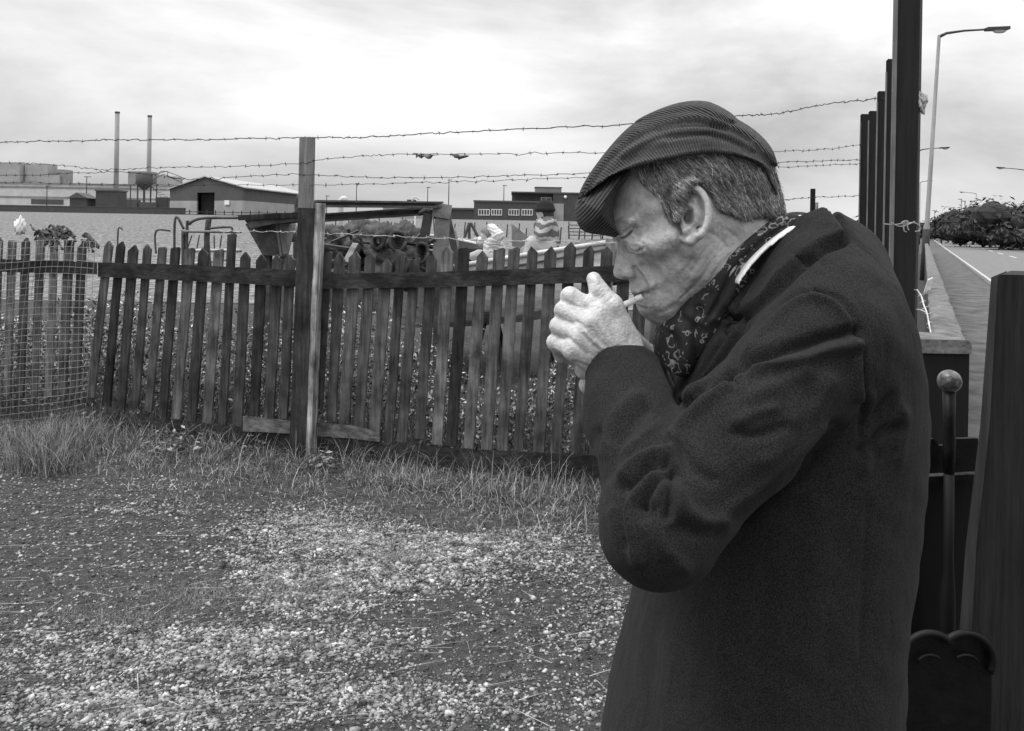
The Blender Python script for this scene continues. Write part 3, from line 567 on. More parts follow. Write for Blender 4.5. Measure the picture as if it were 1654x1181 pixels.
# ---- shirt collar and scarf ------------------------------------------------
gs = Grid((.15, .90, 1.33), (.42, 1.14, 1.60), .0022)
shirt_o = [(1304, 346), (1289, 359), (1264, 375), (1238, 395), (1211, 422), (1190, 454), (1192, 460), (1194, 456), (1215, 426), (1242.5, 398), (1268, 378.5), (1306, 350)]
sf_ = np.maximum(gs.slab(Ms([(1380, 280), (1240, 320), (1150, 410), (1120, 520), (1250, 580), (1400, 420)], MD-.03, 3), .0855, MD, .05), -poly_sd(Ms(shirt_o, MD-.075, 2), gs.ax[0], gs.ax[2])[:, None, :])
v, q = gs.mesh(sf_, 2); mesh('shirt_collar', v, q, m_shirt, man, True)
def paisley(name):
    m = mat(name, .022, rough=.7, var=.3, scale=300, spec=.3)
    t = m.node_tree; N = t.nodes; L = t.links; b = N['Principled BSDF']; base = b.inputs['Base Color'].links[0].from_socket
    c = N.new('ShaderNodeTexCoord'); n0 = N.new('ShaderNodeTexNoise'); n0.inputs['Scale'].default_value = 70; L.new(c.outputs['Object'], n0.inputs['Vector'])
    w = N.new('ShaderNodeVectorMath'); w.operation = 'SCALE'; w.inputs['Scale'].default_value = .02; L.new(n0.outputs['Color'], w.inputs[0]); a = N.new('ShaderNodeVectorMath'); a.operation = 'ADD'; L.new(c.outputs['Object'], a.inputs[0]); L.new(w.outputs[0], a.inputs[1])
    def ring(scale, lo, hi, feat='F1'):
        v = N.new('ShaderNodeTexVoronoi'); v.inputs['Scale'].default_value = scale; v.feature = feat; L.new(a.outputs[0], v.inputs['Vector'])
        r = N.new('ShaderNodeValToRGB'); e = r.color_ramp.elements; e[0].position = lo - .05; e[0].color = (0,)*3 + (1,); e[1].position = hi + .05; e[1].color = (0,)*3 + (1,)
        x = e.new((lo+hi)/2); x.color = (1, 1, 1, 1); L.new(v.outputs['Distance'], r.inputs[0]); return r.outputs[0]
    def mxm(p, q):
        k = N.new('ShaderNodeMath'); k.operation = 'MAXIMUM'; L.new(p, k.inputs[0]); L.new(q, k.inputs[1]); return k.outputs[0]
    big = N.new('ShaderNodeTexNoise'); big.inputs['Scale'].default_value = 55; L.new(c.outputs['Object'], big.inputs['Vector'])
    gt = N.new('ShaderNodeMath'); gt.operation = 'GREATER_THAN'; gt.inputs[1].default_value = .50; L.new(big.outputs[0], gt.inputs[0])
    pt = mxm(ring(75, .36, .44), ring(150, .0, .10)); mu = N.new('ShaderNodeMath'); mu.operation = 'MULTIPLY'; L.new(pt, mu.inputs[0]); L.new(gt.outputs[0], mu.inputs[1])
    mu2 = N.new('ShaderNodeMath'); mu2.operation = 'MULTIPLY'; mu2.inputs[1].default_value = .62; L.new(mu.outputs[0], mu2.inputs[0])
    x = N.new('ShaderNodeMix'); x.data_type = 'RGBA'; L.new(mu2.outputs[0], x.inputs[0]); L.new(base, x.inputs[6]); x.inputs[7].default_value = (.5, .5, .5, 1); L.new(x.outputs[2], b.inputs['Base Color'])
    return m
m_scarf = paisley('paisley silk')
sc_o = [(1272, 345), (1240, 362), (1212, 384), (1184, 410), (1164, 432), (1146, 458), (1128, 474), (1112, 492), (1096, 512), (1084, 526), (1076, 548), (1073, 572), (1080, 598), (1096, 613), (1112, 610), (1130, 592), (1160, 545), (1190, 490), (1210, 455), (1235, 415), (1265, 388), (1300, 362), (1292, 350)]
sT = np.interp(gs.ax[0], [M(1075,0)[0], M(1110,0)[0], M(1150,0)[0], M(1200,0)[0], M(1300,0)[0]], [.034, .046, .062, .067, .068])[:, None] + 0*gs.ax[2][None, :]
Sf = np.maximum(gs.slab(Ms([(1310, 300), (1230, 330), (1150, 400), (1100, 470), (1070, 530), (1062, 580), (1075, 625), (1105, 630), (1150, 600), (1200, 520), (1260, 440), (1330, 370)], MD-.055, 3), sT, MD, .04), -.8*poly_sd(Ms(sc_o, MD-.060, 3), gs.ax[0], gs.ax[2])[:, None, :])
sv_, sq = gs.mesh(Sf, 2); n = vnorm(sv_, sq)
sv_ = fold(sv_, n, [([(1270, 362), (1235, 385), (1205, 412), (1182, 440), (1168, 470), (1140, 520)], -.006, 3.5), ([(1262, 358), (1220, 385), (1180, 422), (1150, 465)], .003, 7), ([(1280, 370), (1240, 400), (1200, 440), (1175, 490)], .003, 6), ([(1100, 530), (1110, 560), (1104, 600)], .006, 12), ([(1128, 500), (1122, 540), (1128, 580)], -.006, 7), ([(1085, 540), (1092, 570), (1092, 600)], -.004, 5), ([(1110, 505), (1130, 520), (1150, 515)], .004, 7)])
mesh('scarf', sv_, sq, m_scarf, man, True)
# ---- trousers and shoes (below the picture, so that he stands) --------------
gt_ = Grid((.12, .84, .04), (.52, 1.20, .80), .008)
Tr = None
for s in (-1, 1):
    y = MD + s*.09; f = smin(gt_.cone((.33, y, .80), (.315, y, .48), .098, .078), gt_.cone((.315, y, .48), (.34, y, .08), .076, .062), .03); f = np.maximum(f, .06 - gt_.Z)
    Tr = f if Tr is None else smin(Tr, f, .02)
v, q = gt_.mesh(Tr, 2); mesh('trousers', v, q, m_trou, man, True)
for s in (-1, 1):
    y = MD + s*.09; g = Grid((.08, y-.06, -.01), (.44, y+.06, .14), .006)
    f = smin(g.ball((.33, y, .05), (.075, .043, .055)), g.ball((.22, y, .035), (.095, .046, .040)), .03); f = np.maximum(f, -g.Z)
    v, q = g.mesh(f, 2); mesh('shoe', v, q, m_shoe, man, True)
# ---- cigarette ---------------------------------------------------------------
m_cig = mat('cigarette paper', .75, rough=.8, var=.06, scale=200)
m_fil = mat('cigarette filter', .5, rough=.8, var=.1, scale=200)
ca, cb = P(1037, 479.5, MD - .0245), P(985, 503, MD - .026)
cig = thing('cigarette', ca, 'white cigarette between the old man\'s lips', 'cigarette')
MB().tube([ca + (cb-ca)*.22, cb], .0039, 12).build('paper_tube', m_cig, cig, True)
MB().tube([ca, ca + (cb-ca)*.22], .00395, 12).build('filter', m_cig, cig, True)
# ------------------------------------------------------------ ground, field, road
def fence_d(px): return 1/(.1587 + (px-160)*(.1923-.1587)/790)
FA = P(40, 0, fence_d(40))[:2]; FB = P(1380, 0, fence_d(1380))[:2]; FD = (FB-FA)/np.linalg.norm(FB-FA); FN = np.array([-FD[1], FD[0]])   # FN points away from the camera
def fdist(x, y): return (np.array([x, y]) - FA) @ FN   # negative = our side of the fence
def lat(x, y): return x - .512*y                      # sideways from the roadside wall (0 at its line, negative = field side)
def gz(x, y):
    r = sstep(14, 150, y)*2.5*sstep(-3, -30, lat(x, y))
    q = (x-FA[0])*FN[0] + (y-FA[1])*FN[1]; s = sstep(.2, -1.2, lat(x, y))
    return r + sstep(150, 900, y)*1.5*sstep(-3, -60, lat(x, y)) - .12*sstep(-1.9, -.25, q)*sstep(3.5, 1.2, q)*s
def noise_mask(t, vec, scale, lo, hi, detail=4):
    n = t.nodes.new('ShaderNodeTexNoise'); n.inputs['Scale'].default_value = scale; n.inputs['Detail'].default_value = detail; n.inputs['Roughness'].default_value = .6; t.links.new(vec, n.inputs['Vector'])
    r = t.nodes.new('ShaderNodeMapRange'); r.inputs[1].default_value = lo; r.inputs[2].default_value = hi; t.links.new(n.outputs[0], r.inputs[0]); return r.outputs[0]
m_dirt = mat('trodden dirt', .075, rough=.95, var=.55, scale=22, bump=1.0, bscale=160, detail=12, spec=.15, bdist=.02)
m_field = mat('rough pasture', .17, rough=1, var=.6, scale=5, bump=.7, bscale=9, detail=14, spec=.05, bdist=.2, stretch=(1, .6, 1), contrast=(.38, .62))
m_road = mat('worn asphalt', .155, rough=.9, var=.18, scale=2.5, bump=.4, bscale=60, detail=8, spec=.2, bdist=.01)
m_pave = mat('pavement asphalt', .10, rough=.95, var=.5, scale=2.6, bump=.6, bscale=70, detail=9, spec=.15, bdist=.01)
m_kerb = mat('concrete kerb', .42, rough=.9, var=.2, scale=6, detail=6)
m_paint = mat('road paint', .6, rough=.8, var=.25, scale=9)
def sheet(name, xs, ys, zoff, m, clip=None, z=gz, smooth=True):
    Xg, Yg = np.meshgrid(xs, ys, indexing='ij'); Zg = z(Xg, Yg) + zoff; n, k = Xg.shape
    V = np.stack([Xg, Yg, Zg], -1).reshape(-1, 3); f = [(i*k+j, (i+1)*k+j, (i+1)*k+j+1, i*k+j+1) for i in range(n-1) for j in range(k-1)]
    if clip is not None:
        f = [q for q in f if clip(V[list(q)].mean(0))]
    o = mesh(name, V, f, m, None, smooth); return tag(o, kind='structure')
ys = np.concatenate([np.arange(-6, 2, .5), np.arange(2, 10, .2), np.arange(10, 14, .5), np.arange(14, 60, 2.), np.arange(60, 200, 6.), np.geomspace(200, 4500, 24)])
xs = np.concatenate([-np.geomspace(30, 4000, 26)[::-1], np.arange(-29, -6, 1.5), np.arange(-6, 5, .3), np.arange(5, 60, 1.5), np.geomspace(61, 4000, 26)])
sheet('ground', xs, ys, 0, m_dirt)
def strip(name, l0, l1, y0, y1, zoff, m, ny=60):
    yy = np.geomspace(y0, y1, ny) if y0 > 0 else np.linspace(y0, y1, ny); V = []; f = []
    for y in yy:
        for l in np.linspace(l0, l1, 5): V.append((.512*y + l, y, zoff))
    for i in range(ny-1):
        for j in range(4): f.append((i*5+j, i*5+j+1, i*5+6+j, i*5+5+j))
    return tag(mesh(name, V, f, m), kind='structure')
strip('pavement', .12, 2.03, 1.2, 900, .008, m_pave)
strip('road', 2.17, 10.2, 1.2, 900, -.0 + .004, m_road)
kb = MB(); kb.prism([(.512*1.2+2.03, 1.2, -.1), (.512*1.2+2.16, 1.2, -.1), (.512*1.2+2.16, 1.2, .10), (.512*1.2+2.05, 1.2, .125), (.512*1.2+2.03, 1.2, .12)], (.512*600, 600, 0))
tag(kb.build('kerb', m_kerb), kind='structure')
strip('far_pavement', 10.3, 12.4, 1.2, 900, .06, m_pave)
mk = MB()
for i in range(40):
    y0 = 8 + i*9.; x0 = .512*y0 + 6.1
    mk.add([(x0-.06, y0, .009), (x0+.06, y0, .009), (x0+.06+.512*4, y0+4, .009), (x0-.06+.512*4, y0+4, .009)], [(0, 1, 2, 3)])
tag(mk.build('road_marking', m_paint), kind='structure')
# pasture beyond the yard
fx = np.concatenate([-np.geomspace(20, 2500, 24)[::-1], np.arange(-19, 60, 1.5), np.arange(60, 400, 12.)]); fy = np.concatenate([np.arange(15, 60, 2.), np.arange(60, 200, 6.), np.geomspace(200, 3500, 20)])
sheet('field', fx, fy, .012, m_field, lambda c: lat(c[0], c[1]) < -3.2)
# low distant hills
hl = MB(); hx_ = np.linspace(-2500, 3500, 90); rr = random.Random(3)
hh = [14 + 10*math.sin(x*.0021) + 8*math.sin(x*.0057+1) + 5*math.sin(x*.013) for x in hx_]
V = []; f = []
for x, h in zip(hx_, hh): V += [(x, 2600, -2), (x, 2750, h), (x, 3300, h*.6)]
for i in range(len(hx_)-1):
    for j in range(2): f.append((i*3+j, i*3+3+j, i*3+4+j, i*3+1+j))
m_hill = mat('far hills', .16, rough=1, var=.2, scale=.004)
tag(mesh('hills', V, f, m_hill, None, True), kind='structure')
# ------------------------------------------------------------ stones and grass
m_stone = mat('loose chippings', .215, rough=.9, var=.75, scale=14, detail=3, attr='tone', spec=.2)
ico = np.array([(0,0,1),(.894,0,.447),(.276,.851,.447),(-.724,.526,.447),(-.724,-.526,.447),(.276,-.851,.447),(.724,.526,-.447),(-.276,.851,-.447),(-.894,0,-.447),(-.276,-.851,-.447),(.724,-.526,-.447),(0,0,-1)])
icf = np.array([(0,1,2),(0,2,3),(0,3,4),(0,4,5),(0,5,1),(1,6,2),(2,7,3),(3,8,4),(4,9,5),(5,10,1),(2,6,7),(3,7,8),(4,8,9),(5,9,10),(1,10,6),(11,7,6),(11,8,7),(11,9,8),(11,10,9),(11,6,10)])
def blob(x, y, pts):
    return max(math.exp(-((x-a)/sx)**2 - ((y-b)/sy)**2)*w for a, b, sx, sy, w in pts)
gravel_px = [(420, 900, 120, 40, .5), (250, 1060, 300, 50, .6), (520, 860, 150, 45, 1), (700, 870, 230, 45, .9), (500, 940, 130, 60, .9), (620, 920, 200, 50, .85), (330, 1040, 300, 36, .8), (120, 1050, 140, 34, .55), (850, 880, 140, 40, .55), (540, 1040, 160, 40, .5), (900, 1040, 150, 50, .2), (780, 990, 220, 60, .2), (930, 900, 120, 40, .45), (600, 1130, 500, 50, .45), (200, 1140, 250, 40, .7), (350, 860, 120, 25, .35), (250, 815, 160, 20, .3), (1000, 980, 120, 80, .3)]
grass_px = [(330, 965, 130, 26, 1), (480, 960, 110, 22, .7), (180, 1000, 120, 16, .5), (640, 900, 60, 12, .25)]
def blobv(x, y, pts): return np.max([np.exp(-((x-a)/sx)**2 - ((y-b)/sy)**2)*w for a, b, sx, sy, w in pts], axis=0)
def scatter_stones(n):
    m = n*9; y = 1.9 + 3.6*npr.random(m)**1.1; x = npr.uniform(-2.9, 2.6, m)*(y/3.6); p = np.stack([x, y, 0*x], 1); px, py = proj(p)
    fdst = (x-FA[0])*FN[0] + (y-FA[1])*FN[1]
    dn = np.maximum(np.clip(blobv(px, py, gravel_px)*1.15 - .06, 0, 1)**1.15*(.72+.28*np.sin(x*4.1+1.5*np.sin(y*5))*np.sin(y*6.3+x)), .05)*(1 - .75*blobv(px, py, grass_px))
    ok = (npr.random(m) < dn) & (fdst < -.15) & ~((fdst > -1.0 + .2*np.sin(x*5)) & (npr.random(m) < .93))
    p = p[ok][:n]; k = len(p); s = npr.choice([.0030, .0042, .0052, .0064, .0078, .0095], k, p=[.24, .26, .21, .15, .10, .04])*npr.uniform(.75, 1.3, k)*np.where(npr.random(k) < .012, 1.9, 1)
    a = npr.uniform(0, 6.28, k); v = (ico[None] + npr.normal(0, .26, (k, 12, 3)))*np.array([1.2, .85, .6])*s[:, None, None]; c, q = np.cos(a)[:, None], np.sin(a)[:, None]
    v = np.stack([v[..., 0]*c - v[..., 1]*q, v[..., 0]*q + v[..., 1]*c, v[..., 2]], -1) + p[:, None] + np.stack([0*s, 0*s, s*.22 + gz(p[:, 0], p[:, 1])], 1)[:, None]
    t = npr.choice([.3, .45, .6, .75, .9, 1.05, 1.3, 1.7], k)
    o = mesh('gravel', v.reshape(-1, 3), (icf[None] + 12*np.arange(k)[:, None, None]).reshape(-1, 3), m_stone); set_attr(o, 'tone', np.repeat(t, 12)); tag(o, 'pale loose stone chippings spread over the dirt yard', 'gravel', None, 'stuff')
scatter_stones(80000)
def scatter_grit(k):                                    # small dark grit trodden into the dirt
    oc = np.array([(1,0,0),(0,1,0),(-1,0,0),(0,-1,0),(0,0,1.),(0,0,-.6)]); of = np.array([(0,1,4),(1,2,4),(2,3,4),(3,0,4),(1,0,5),(2,1,5),(3,2,5),(0,3,5)])
    y = 1.9 + 3.2*npr.random(k)**1.2; x = npr.uniform(-2.9, 2.6, k)*(y/3.6); s = npr.choice([.0012, .0018, .0026, .0036], k, p=[.3, .35, .25, .1])*npr.uniform(.8, 1.3, k)
    v = (oc[None] + npr.normal(0, .25, (k, 6, 3)))*np.array([1.2, 1, .7])*s[:, None, None] + np.stack([x, y, s*.2 + gz(x, y)], 1)[:, None]
    o = mesh('grit', v.reshape(-1, 3), (of[None] + 6*np.arange(k)[:, None, None]).reshape(-1, 3), m_stone); set_attr(o, 'tone', np.repeat(npr.choice([.12, .2, .3, .45, .8], k), 6)); tag(o, 'dark fine grit trodden into the dirt between the chippings', 'grit', None, 'stuff')
scatter_grit(110000)
m_grass = mat('dry grass', .15, rough=.9, var=.3, scale=3, attr='tone', spec=.15)
class Blades:
    def __init__(s): s.v = []; s.f = []; s.t = []
    def blade(s, base, az, length, lean, w, tone, seg=3, droop=.6):
        d = np.array([math.cos(az), math.sin(az), 0]); sd_ = np.array([-d[1], d[0], 0]); p = np.array(base, float); n0 = len(s.v); el = math.pi/2 - lean
        for k in range(seg+1):
            ww = w*(1 - k/seg*.9); s.v += [p - sd_*ww/2, p + sd_*ww/2]; s.t += [tone, tone]
            p = p + (d*math.cos(el) + np.array([0, 0, math.sin(el)]))*length/seg; el -= droop*rnd.uniform(.5, 1.3)/seg*1.6
        s.f += [(n0+2*k, n0+2*k+1, n0+2*k+3, n0+2*k+2) for k in range(seg)]
    def leaf(s, c, size, nrm, tone):
        n = np.array(nrm, float); n /= np.linalg.norm(n); u = np.cross(n, [rnd.gauss(0, 1), rnd.gauss(0, 1), rnd.gauss(0, 1)]); u /= np.linalg.norm(u)+1e-9; w = np.cross(n, u); n0 = len(s.v); c = np.array(c)
        s.v += [c - u*size, c + w*size*.45 + n*size*.1, c + u*size, c - w*size*.45 + n*size*.1]; s.t += [tone]*4; s.f.append((n0, n0+1, n0+2, n0+3))
    def build(s, name, m, parent=None):
        o = mesh(name, np.array(s.v), s.f, m, parent); set_attr(o, 'tone', s.t); return o
gb_ = Blades()
def fence_pt(t, off): q = FA + FD*t + FN*off; return q
FL = np.linalg.norm(FB-FA)
for i in range(52000):
    t = rnd.uniform(-1.6, FL+.3); off = -abs(rnd.gauss(0, .75)) + .06
    lim = -1.12 - .14*math.sin(t*2.1) - .10*math.sin(t*5.3+1) - .38*float(sstep(1.6, 2.6, t)*sstep(5.2, 3.6, t))
    if off < lim + rnd.uniform(-.1, .15): continue
    x, y = fence_pt(t, off)
    short = .62 if off > -.3 else 1 if off > -.5 else (.7 if off > -.75 else .5)
    cl_ = .5 + .5*math.sin(x*6.1 + 1.7*math.sin(y*7.3))*math.sin(y*8.9 + 1.3*math.sin(x*5.1))
    if rnd.random() > .35 + .9*cl_: continue
    L = rnd.uniform(.05, .17)*short*(.55 + .9*cl_)*(1.0 if rnd.random() < .93 else 1.8)
    gb_.blade((x, y, float(gz(x, y))-.005), rnd.uniform(0, 6.28), L, abs(rnd.gauss(.75, .5)), rnd.uniform(.0022, .0055), rnd.choice([.2, .35, .5, .7, 1, 1.4, 2.0, 2.8]), 3, rnd.uniform(.3, 1.6))
for i in range(2600):                                   # tussock by the wire mesh, dead stalks along the boards
    c = rnd.choice([(105, 700), (70, 720), (130, 690), (60, 745)]); b = G(c[0]+rnd.gauss(0, 26), c[1]+rnd.gauss(0, 9), 0)
    gb_.blade((b[0], b[1], float(gz(b[0], b[1]))), rnd.uniform(0, 6.28), rnd.uniform(.12, .36), abs(rnd.gauss(.3, .25)), rnd.uniform(.002, .004), rnd.choice([.25, .5, .9, 1.5, 2.4]), 4, rnd.uniform(.3, 1.3))
for i in range(750):                                    # taller tangled stalks against the boards
    t = rnd.choice([1.1, 2.9, 3.3, 4.1, 4.5, 2.0]) + rnd.gauss(0, .22); x, y = fence_pt(t, -.03 - abs(rnd.gauss(0, .13)))
    gb_.blade((x, y, float(gz(x, y))), rnd.uniform(0, 6.28), rnd.uniform(.12, .34), abs(rnd.gauss(.35, .3)), rnd.uniform(.002, .0042), rnd.choice([.4, .8, 1.3, 2.0, 2.8]), 4, rnd.uniform(.3, 1.4))
for i in range(9000):
    gx = rnd.choice(grass_px); px = rnd.gauss(gx[0], gx[2]*.55); py = rnd.gauss(gx[1], gx[3]*.55); b = G(px, py, 0)
    if rnd.random() > .4+.6*blob(px, py, grass_px): continue
    gb_.blade((b[0], b[1], float(gz(b[0], b[1]))-.003), rnd.uniform(0, 6.28), rnd.uniform(.015, .05), abs(rnd.gauss(.8, .4)), rnd.uniform(.0012, .0022), rnd.choice([.6, .9, 1.2, 1.6, 2.0]), 2, .8)
for i in range(260):                                    # straws lying flat
    px = rnd.uniform(-40, 1050); py = rnd.uniform(800, 1180); b = G(px, py, 0)
    gb_.blade((b[0], b[1], float(gz(b[0], b[1]))+.012), rnd.choice([0.25, 3.4, .4, 3.3, rnd.uniform(0, 6)]), rnd.uniform(.06, .24), 1.5, rnd.uniform(.0015, .003), rnd.choice([1.6, 2.2, 2.8]), 4, .05)
tag(gb_.build('verge_grass', m_grass), 'rough dry grass verge at the foot of the picket fence', 'grass', None, 'stuff')
# leafy weeds on the far side of the fence
wb = Blades()
for i in range(36000):
    t = rnd.uniform(-1.2, FL-.5); off = .08 + abs(rnd.gauss(0, .6)); x, y = fence_pt(t, off)
    hmax = .78 + .14*math.sin(t*3.1) + .12*math.sin(t*7.7) - (.34 if t > 3.4 else 0)
    z = hmax*rnd.random()**.8
    wb.leaf((x, y, z-.1), rnd.uniform(.008, .024), (rnd.gauss(0, .7), rnd.gauss(-.5, .7), rnd.gauss(.8, .5)), rnd.choice([.2, .3, .3, .5, .8, 1.6, 3.2, 5.0]))
    if i % 7 == 0: wb.blade((x, y, -.12), rnd.uniform(0, 6.28), z+.2, abs(rnd.gauss(.15, .12)), .004, rnd.choice([.8, 1.5, 2.2]), 4, .2)
m_weed = mat('weed leaves', .11, rough=.75, var=.3, scale=8, attr='tone', spec=.3)
tag(wb.build('weeds', m_weed), 'tangle of leafy weeds growing behind the picket fence', 'weeds', None, 'stuff')

# leafy plants at the foot of the fence, each a plant
def weed_plant(px, py, h, r, n, label, size=.022, tones=(.5, .8, 1.2, 1.8, 2.6)):
    c = G(px, py, -.09); t = thing('weed_plant', c, label, 'plant', 'leafy plants along the verge'); b = Blades(); s = MB()
    for k in range(max(3, n//22)):
        a = rnd.uniform(0, 6.28); e = c + np.array([r*.7*math.cos(a), r*.7*math.sin(a), h*rnd.uniform(.6, 1)]); s.tube(crom([c, c*.5+e*.5+(0, 0, h*.15), e], 4), [.003]*8 + [.0015], 4)
    for k in range(n):
        a = rnd.uniform(0, 6.28); q = r*rnd.random()**.6; z = h*rnd.uniform(.15, 1)*(1-.5*q/r); b.leaf(c + np.array([q*math.cos(a), q*math.sin(a), z]), size*rnd.uniform(.6, 1.4), (math.cos(a)*.5+rnd.gauss(0, .3), math.sin(a)*.5+rnd.gauss(0, .3), 1), rnd.choice(tones))
    b.build('leaves', m_weed, t); s.build('stem', m_weed, t); set_attr(COL.objects[-1], 'tone', [1.0]*len(s.v))
weed_plant(285, 722, .16, .26, 170, 'wide low leafy weed against the base board, left of the tall split post')
weed_plant(524, 752, .12, .13, 90, 'small pale leafy weed at the foot of the tall split post')
weed_plant(395, 728, .12, .16, 80, 'small dark leafy weed just left of the tall split post', .02, (.3, .5, .8, 1.2))
weed_plant(140, 668, .22, .14, 110, 'leafy weed at the corner between the wire mesh and the pickets', .024, (.4, .6, 1, 1.6))
# ------------------------------------------------------------ picket fence
def wood(name, v, **k):
    a = dict(rough=.9, var=.45, scale=3.0, bump=.7, bscale=9, stretch=(14, 14, 1.1), detail=8, rand=.6, spec=.2, bdist=.004, contrast=(.36, .64)); a.update(k)
    def stain(t, c, out):                                # broad weather stains and knots down the board
        q = t.nodes.new('ShaderNodeMix'); q.data_type = 'RGBA'; q.blend_type = 'MULTIPLY'; q.inputs[0].default_value = 1; oi = t.nodes.new('ShaderNodeObjectInfo'); ad = t.nodes.new('ShaderNodeVectorMath'); ad.operation = 'ADD'; m = t.nodes.new('ShaderNodeMath'); m.operation = 'MULTIPLY'; m.inputs[1].default_value = 91.; t.links.new(oi.outputs['Random'], m.inputs[0]); t.links.new(c.outputs['Object'], ad.inputs[0]); t.links.new(m.outputs[0], ad.inputs[1])
        g = noise_mask(t, ad.outputs[0], 5.0, .35, .65, 5); r = t.nodes.new('ShaderNodeMapRange'); r.inputs[3].default_value = .5; r.inputs[4].default_value = 1.5; t.links.new(g, r.inputs[0]); t.links.new(out, q.inputs[6]); t.links.new(r.outputs[0], q.inputs[7]); return q.outputs[2]
    return mat(name, v, extra=stain, **a)
m_pick = wood('creosoted picket wood', .050)
m_pick2 = wood('bleached picket wood', .11)
m_rail = wood('dark rail wood', .030, stretch=(1.1, 14, 14), rand=.15)
m_patch = wood('bleached board wood', .085, stretch=(1.1, 14, 14), rand=.3)
m_pale = wood('weathered pale wood', .25, var=.7, rand=0)
m_postw = wood('dark post wood', .032, rand=0)
def fp(px, py, out=0.0):                               # a point on the fence's face; out = metres towards the camera
    p = P(px, py, fence_d(px) - out); return p
def picket(root, tx, ty, bx, by, w, m, pointed=True):
    a = fp(bx, by, -.012); b = fp(tx, ty, -.012); ax = (b-a)/np.linalg.norm(b-a); u = np.array([FD[0], FD[1], 0]); n = np.array([-FN[0], -FN[1], 0])*.020
    r = rnd.Random() if False else rnd; w1 = w*r.uniform(.92, 1.08); wb_ = w*r.uniform(.86, 1.04); L = np.linalg.norm(b-a); poly = [a - u*wb_/2, a + u*wb_/2]
    for k in (.3, .62): c = a + ax*L*k; poly.append(c + u*(wb_ + (w1-wb_)*k)/2 + u*r.gauss(0, .002))
    h = L - (w*.55 if pointed else w*.15); c = a + ax*h
    poly += [c + u*w1/2, b + u*r.uniform(-.015, .015) - ax*.0, ] if pointed else [c + u*w1/2, b + u*w1*.35, b - u*w1*.38 - ax*r.uniform(0, .02)]
    poly.append(c - u*w1/2)
    for k in (.62, .3): c = a + ax*L*k; poly.append(c - u*(wb_ + (w1-wb_)*k)/2 + u*r.gauss(0, .002))
    mb = MB(); mb.prism([p - n/2 for p in poly][::-1], n)
    return mb.build('picket', m, root, origin=None)
def rail(root, name, pts, h, m, out=.0, thick=.035, n=8):
    """pts: (px, top py, bottom py) along the rail"""
    V = []; f = []
    P_ = []
    for i in range(len(pts)-1):
        for k in range(n): t = k/n; P_.append([a + (b-a)*t for a, b in zip(pts[i], pts[i+1])])
    P_.append(list(pts[-1]))
    for px, t, b in P_:
        j = rnd.gauss(0, .35)
        for o in (out+thick, out):
            V += [fp(px, t+j, o), fp(px, b+j*.5, o)]
    for i in range(len(P_)-1):
        a = i*4; b = a+4
        f += [(a, a+1, b+1, b), (a+2, b+2, b+3, a+3), (a, b, b+2, a+2), (a+1, a+3, b+3, b+1)]
    f += [(0, 2, 3, 1), (len(V)-4, len(V)-3, len(V)-1, len(V)-2)]
    return mesh(name, V, f, m, root)
G1 = 'picket fence panels'
pl_ = thing('picket_fence', np.append(fp(310, 600)[:2], 0), 'dark picket fence panel left of the tall split post', 'fence', G1)
pr_ = thing('picket_fence', np.append(fp(780, 600)[:2], 0), 'dark picket fence panel behind the old man, right of the tall split post', 'fence', G1)
pm_ = thing('picket_fence', np.append(fp(60, 600)[:2], 0), 'picket fence panel behind the square wire mesh', 'fence', G1)
left = [(177,389,147,642),(196,390,172,656),(216,396,195,664),(239,395,218,660),(263,399,240,664),(284,399,263,673),(307,400,285,676),(330,401,309,681),(354,402,335,684),(375,377,359,688),(397,407,384,690),(423,411,411,672),(449,411,435,674),(470,411,457,676)]
right = [(528,406,513,660),(549,409,535,680),(574,406,556,688),(599,407,580,692),(625,418,605,699),(648,413,627,718),(671,416,649,714),(698,410,678,708),(724,398,706,718),(750,400,729,720),(780,405,757,724),(807,400,786,726),(831,399,811,727),(861,398,837,728),(890,398,870,730),(922,391,897,733),(952,396,930,734),(981,398,960,735)]
for k in range(13): right.append((1010+29*k, 400+rnd.uniform(-4, 4), 990+29*k, 738+k))
mid_ = [(-50,385,-62,640),(-26,392,-36,640),(-2,380,-10,640),(20,388,12,640),(42,384,33,640),(66,380,56,640),(88,386,79,640),(112,388,101,640),(133,392,121,640)]
for L_, root in ((left, pl_), (right, pr_), (mid_, pm_)):
    for i, (tx, ty, bx, by) in enumerate(L_):
        pale = (root is pr_ and i in (2, 3, 8, 10, 11, 12)) or (root is pl_ and i in (6, 8, 9)) or (root is pm_ and i in (3, 5, 6, 7))
        picket(root, tx, ty, bx, by, rnd.uniform(.068, .084), m_pick2 if pale else m_pick, pointed=not (root is pl_ and i in (5, 6, 9)) and rnd.random() < .7)
rail(pl_, 'rail', [(158, 423, 447), (320, 429, 455), (478, 436, 463)], 0, m_rail)
rail(pr_, 'rail', [(520, 443, 467), (760, 438, 463), (1000, 428, 455), (1390, 414, 444)], 0, m_rail)
rail(pm_, 'rail', [(-60, 416, 438), (40, 420, 440), (157, 424, 443)], 0, m_rail)
rail(pl_, 'base_board', [(160, 664, 682), (240, 674, 692), (340, 684, 705), (474, 700, 724)], 0, m_rail, -.004)
rail(pr_, 'base_board', [(512, 704, 740), (700, 722, 752), (950, 735, 768), (1390, 752, 786)], 0, m_rail, -.004)
rail(pl_, 'patch_board', [(392, 672, 697), (472, 680, 701)], 0, m_patch, .034, .018, 3)
rail(pr_, 'patch_board', [(512, 682, 704), (565, 687, 708), (613, 697, 714)], 0, m_patch, .034, .018, 3)
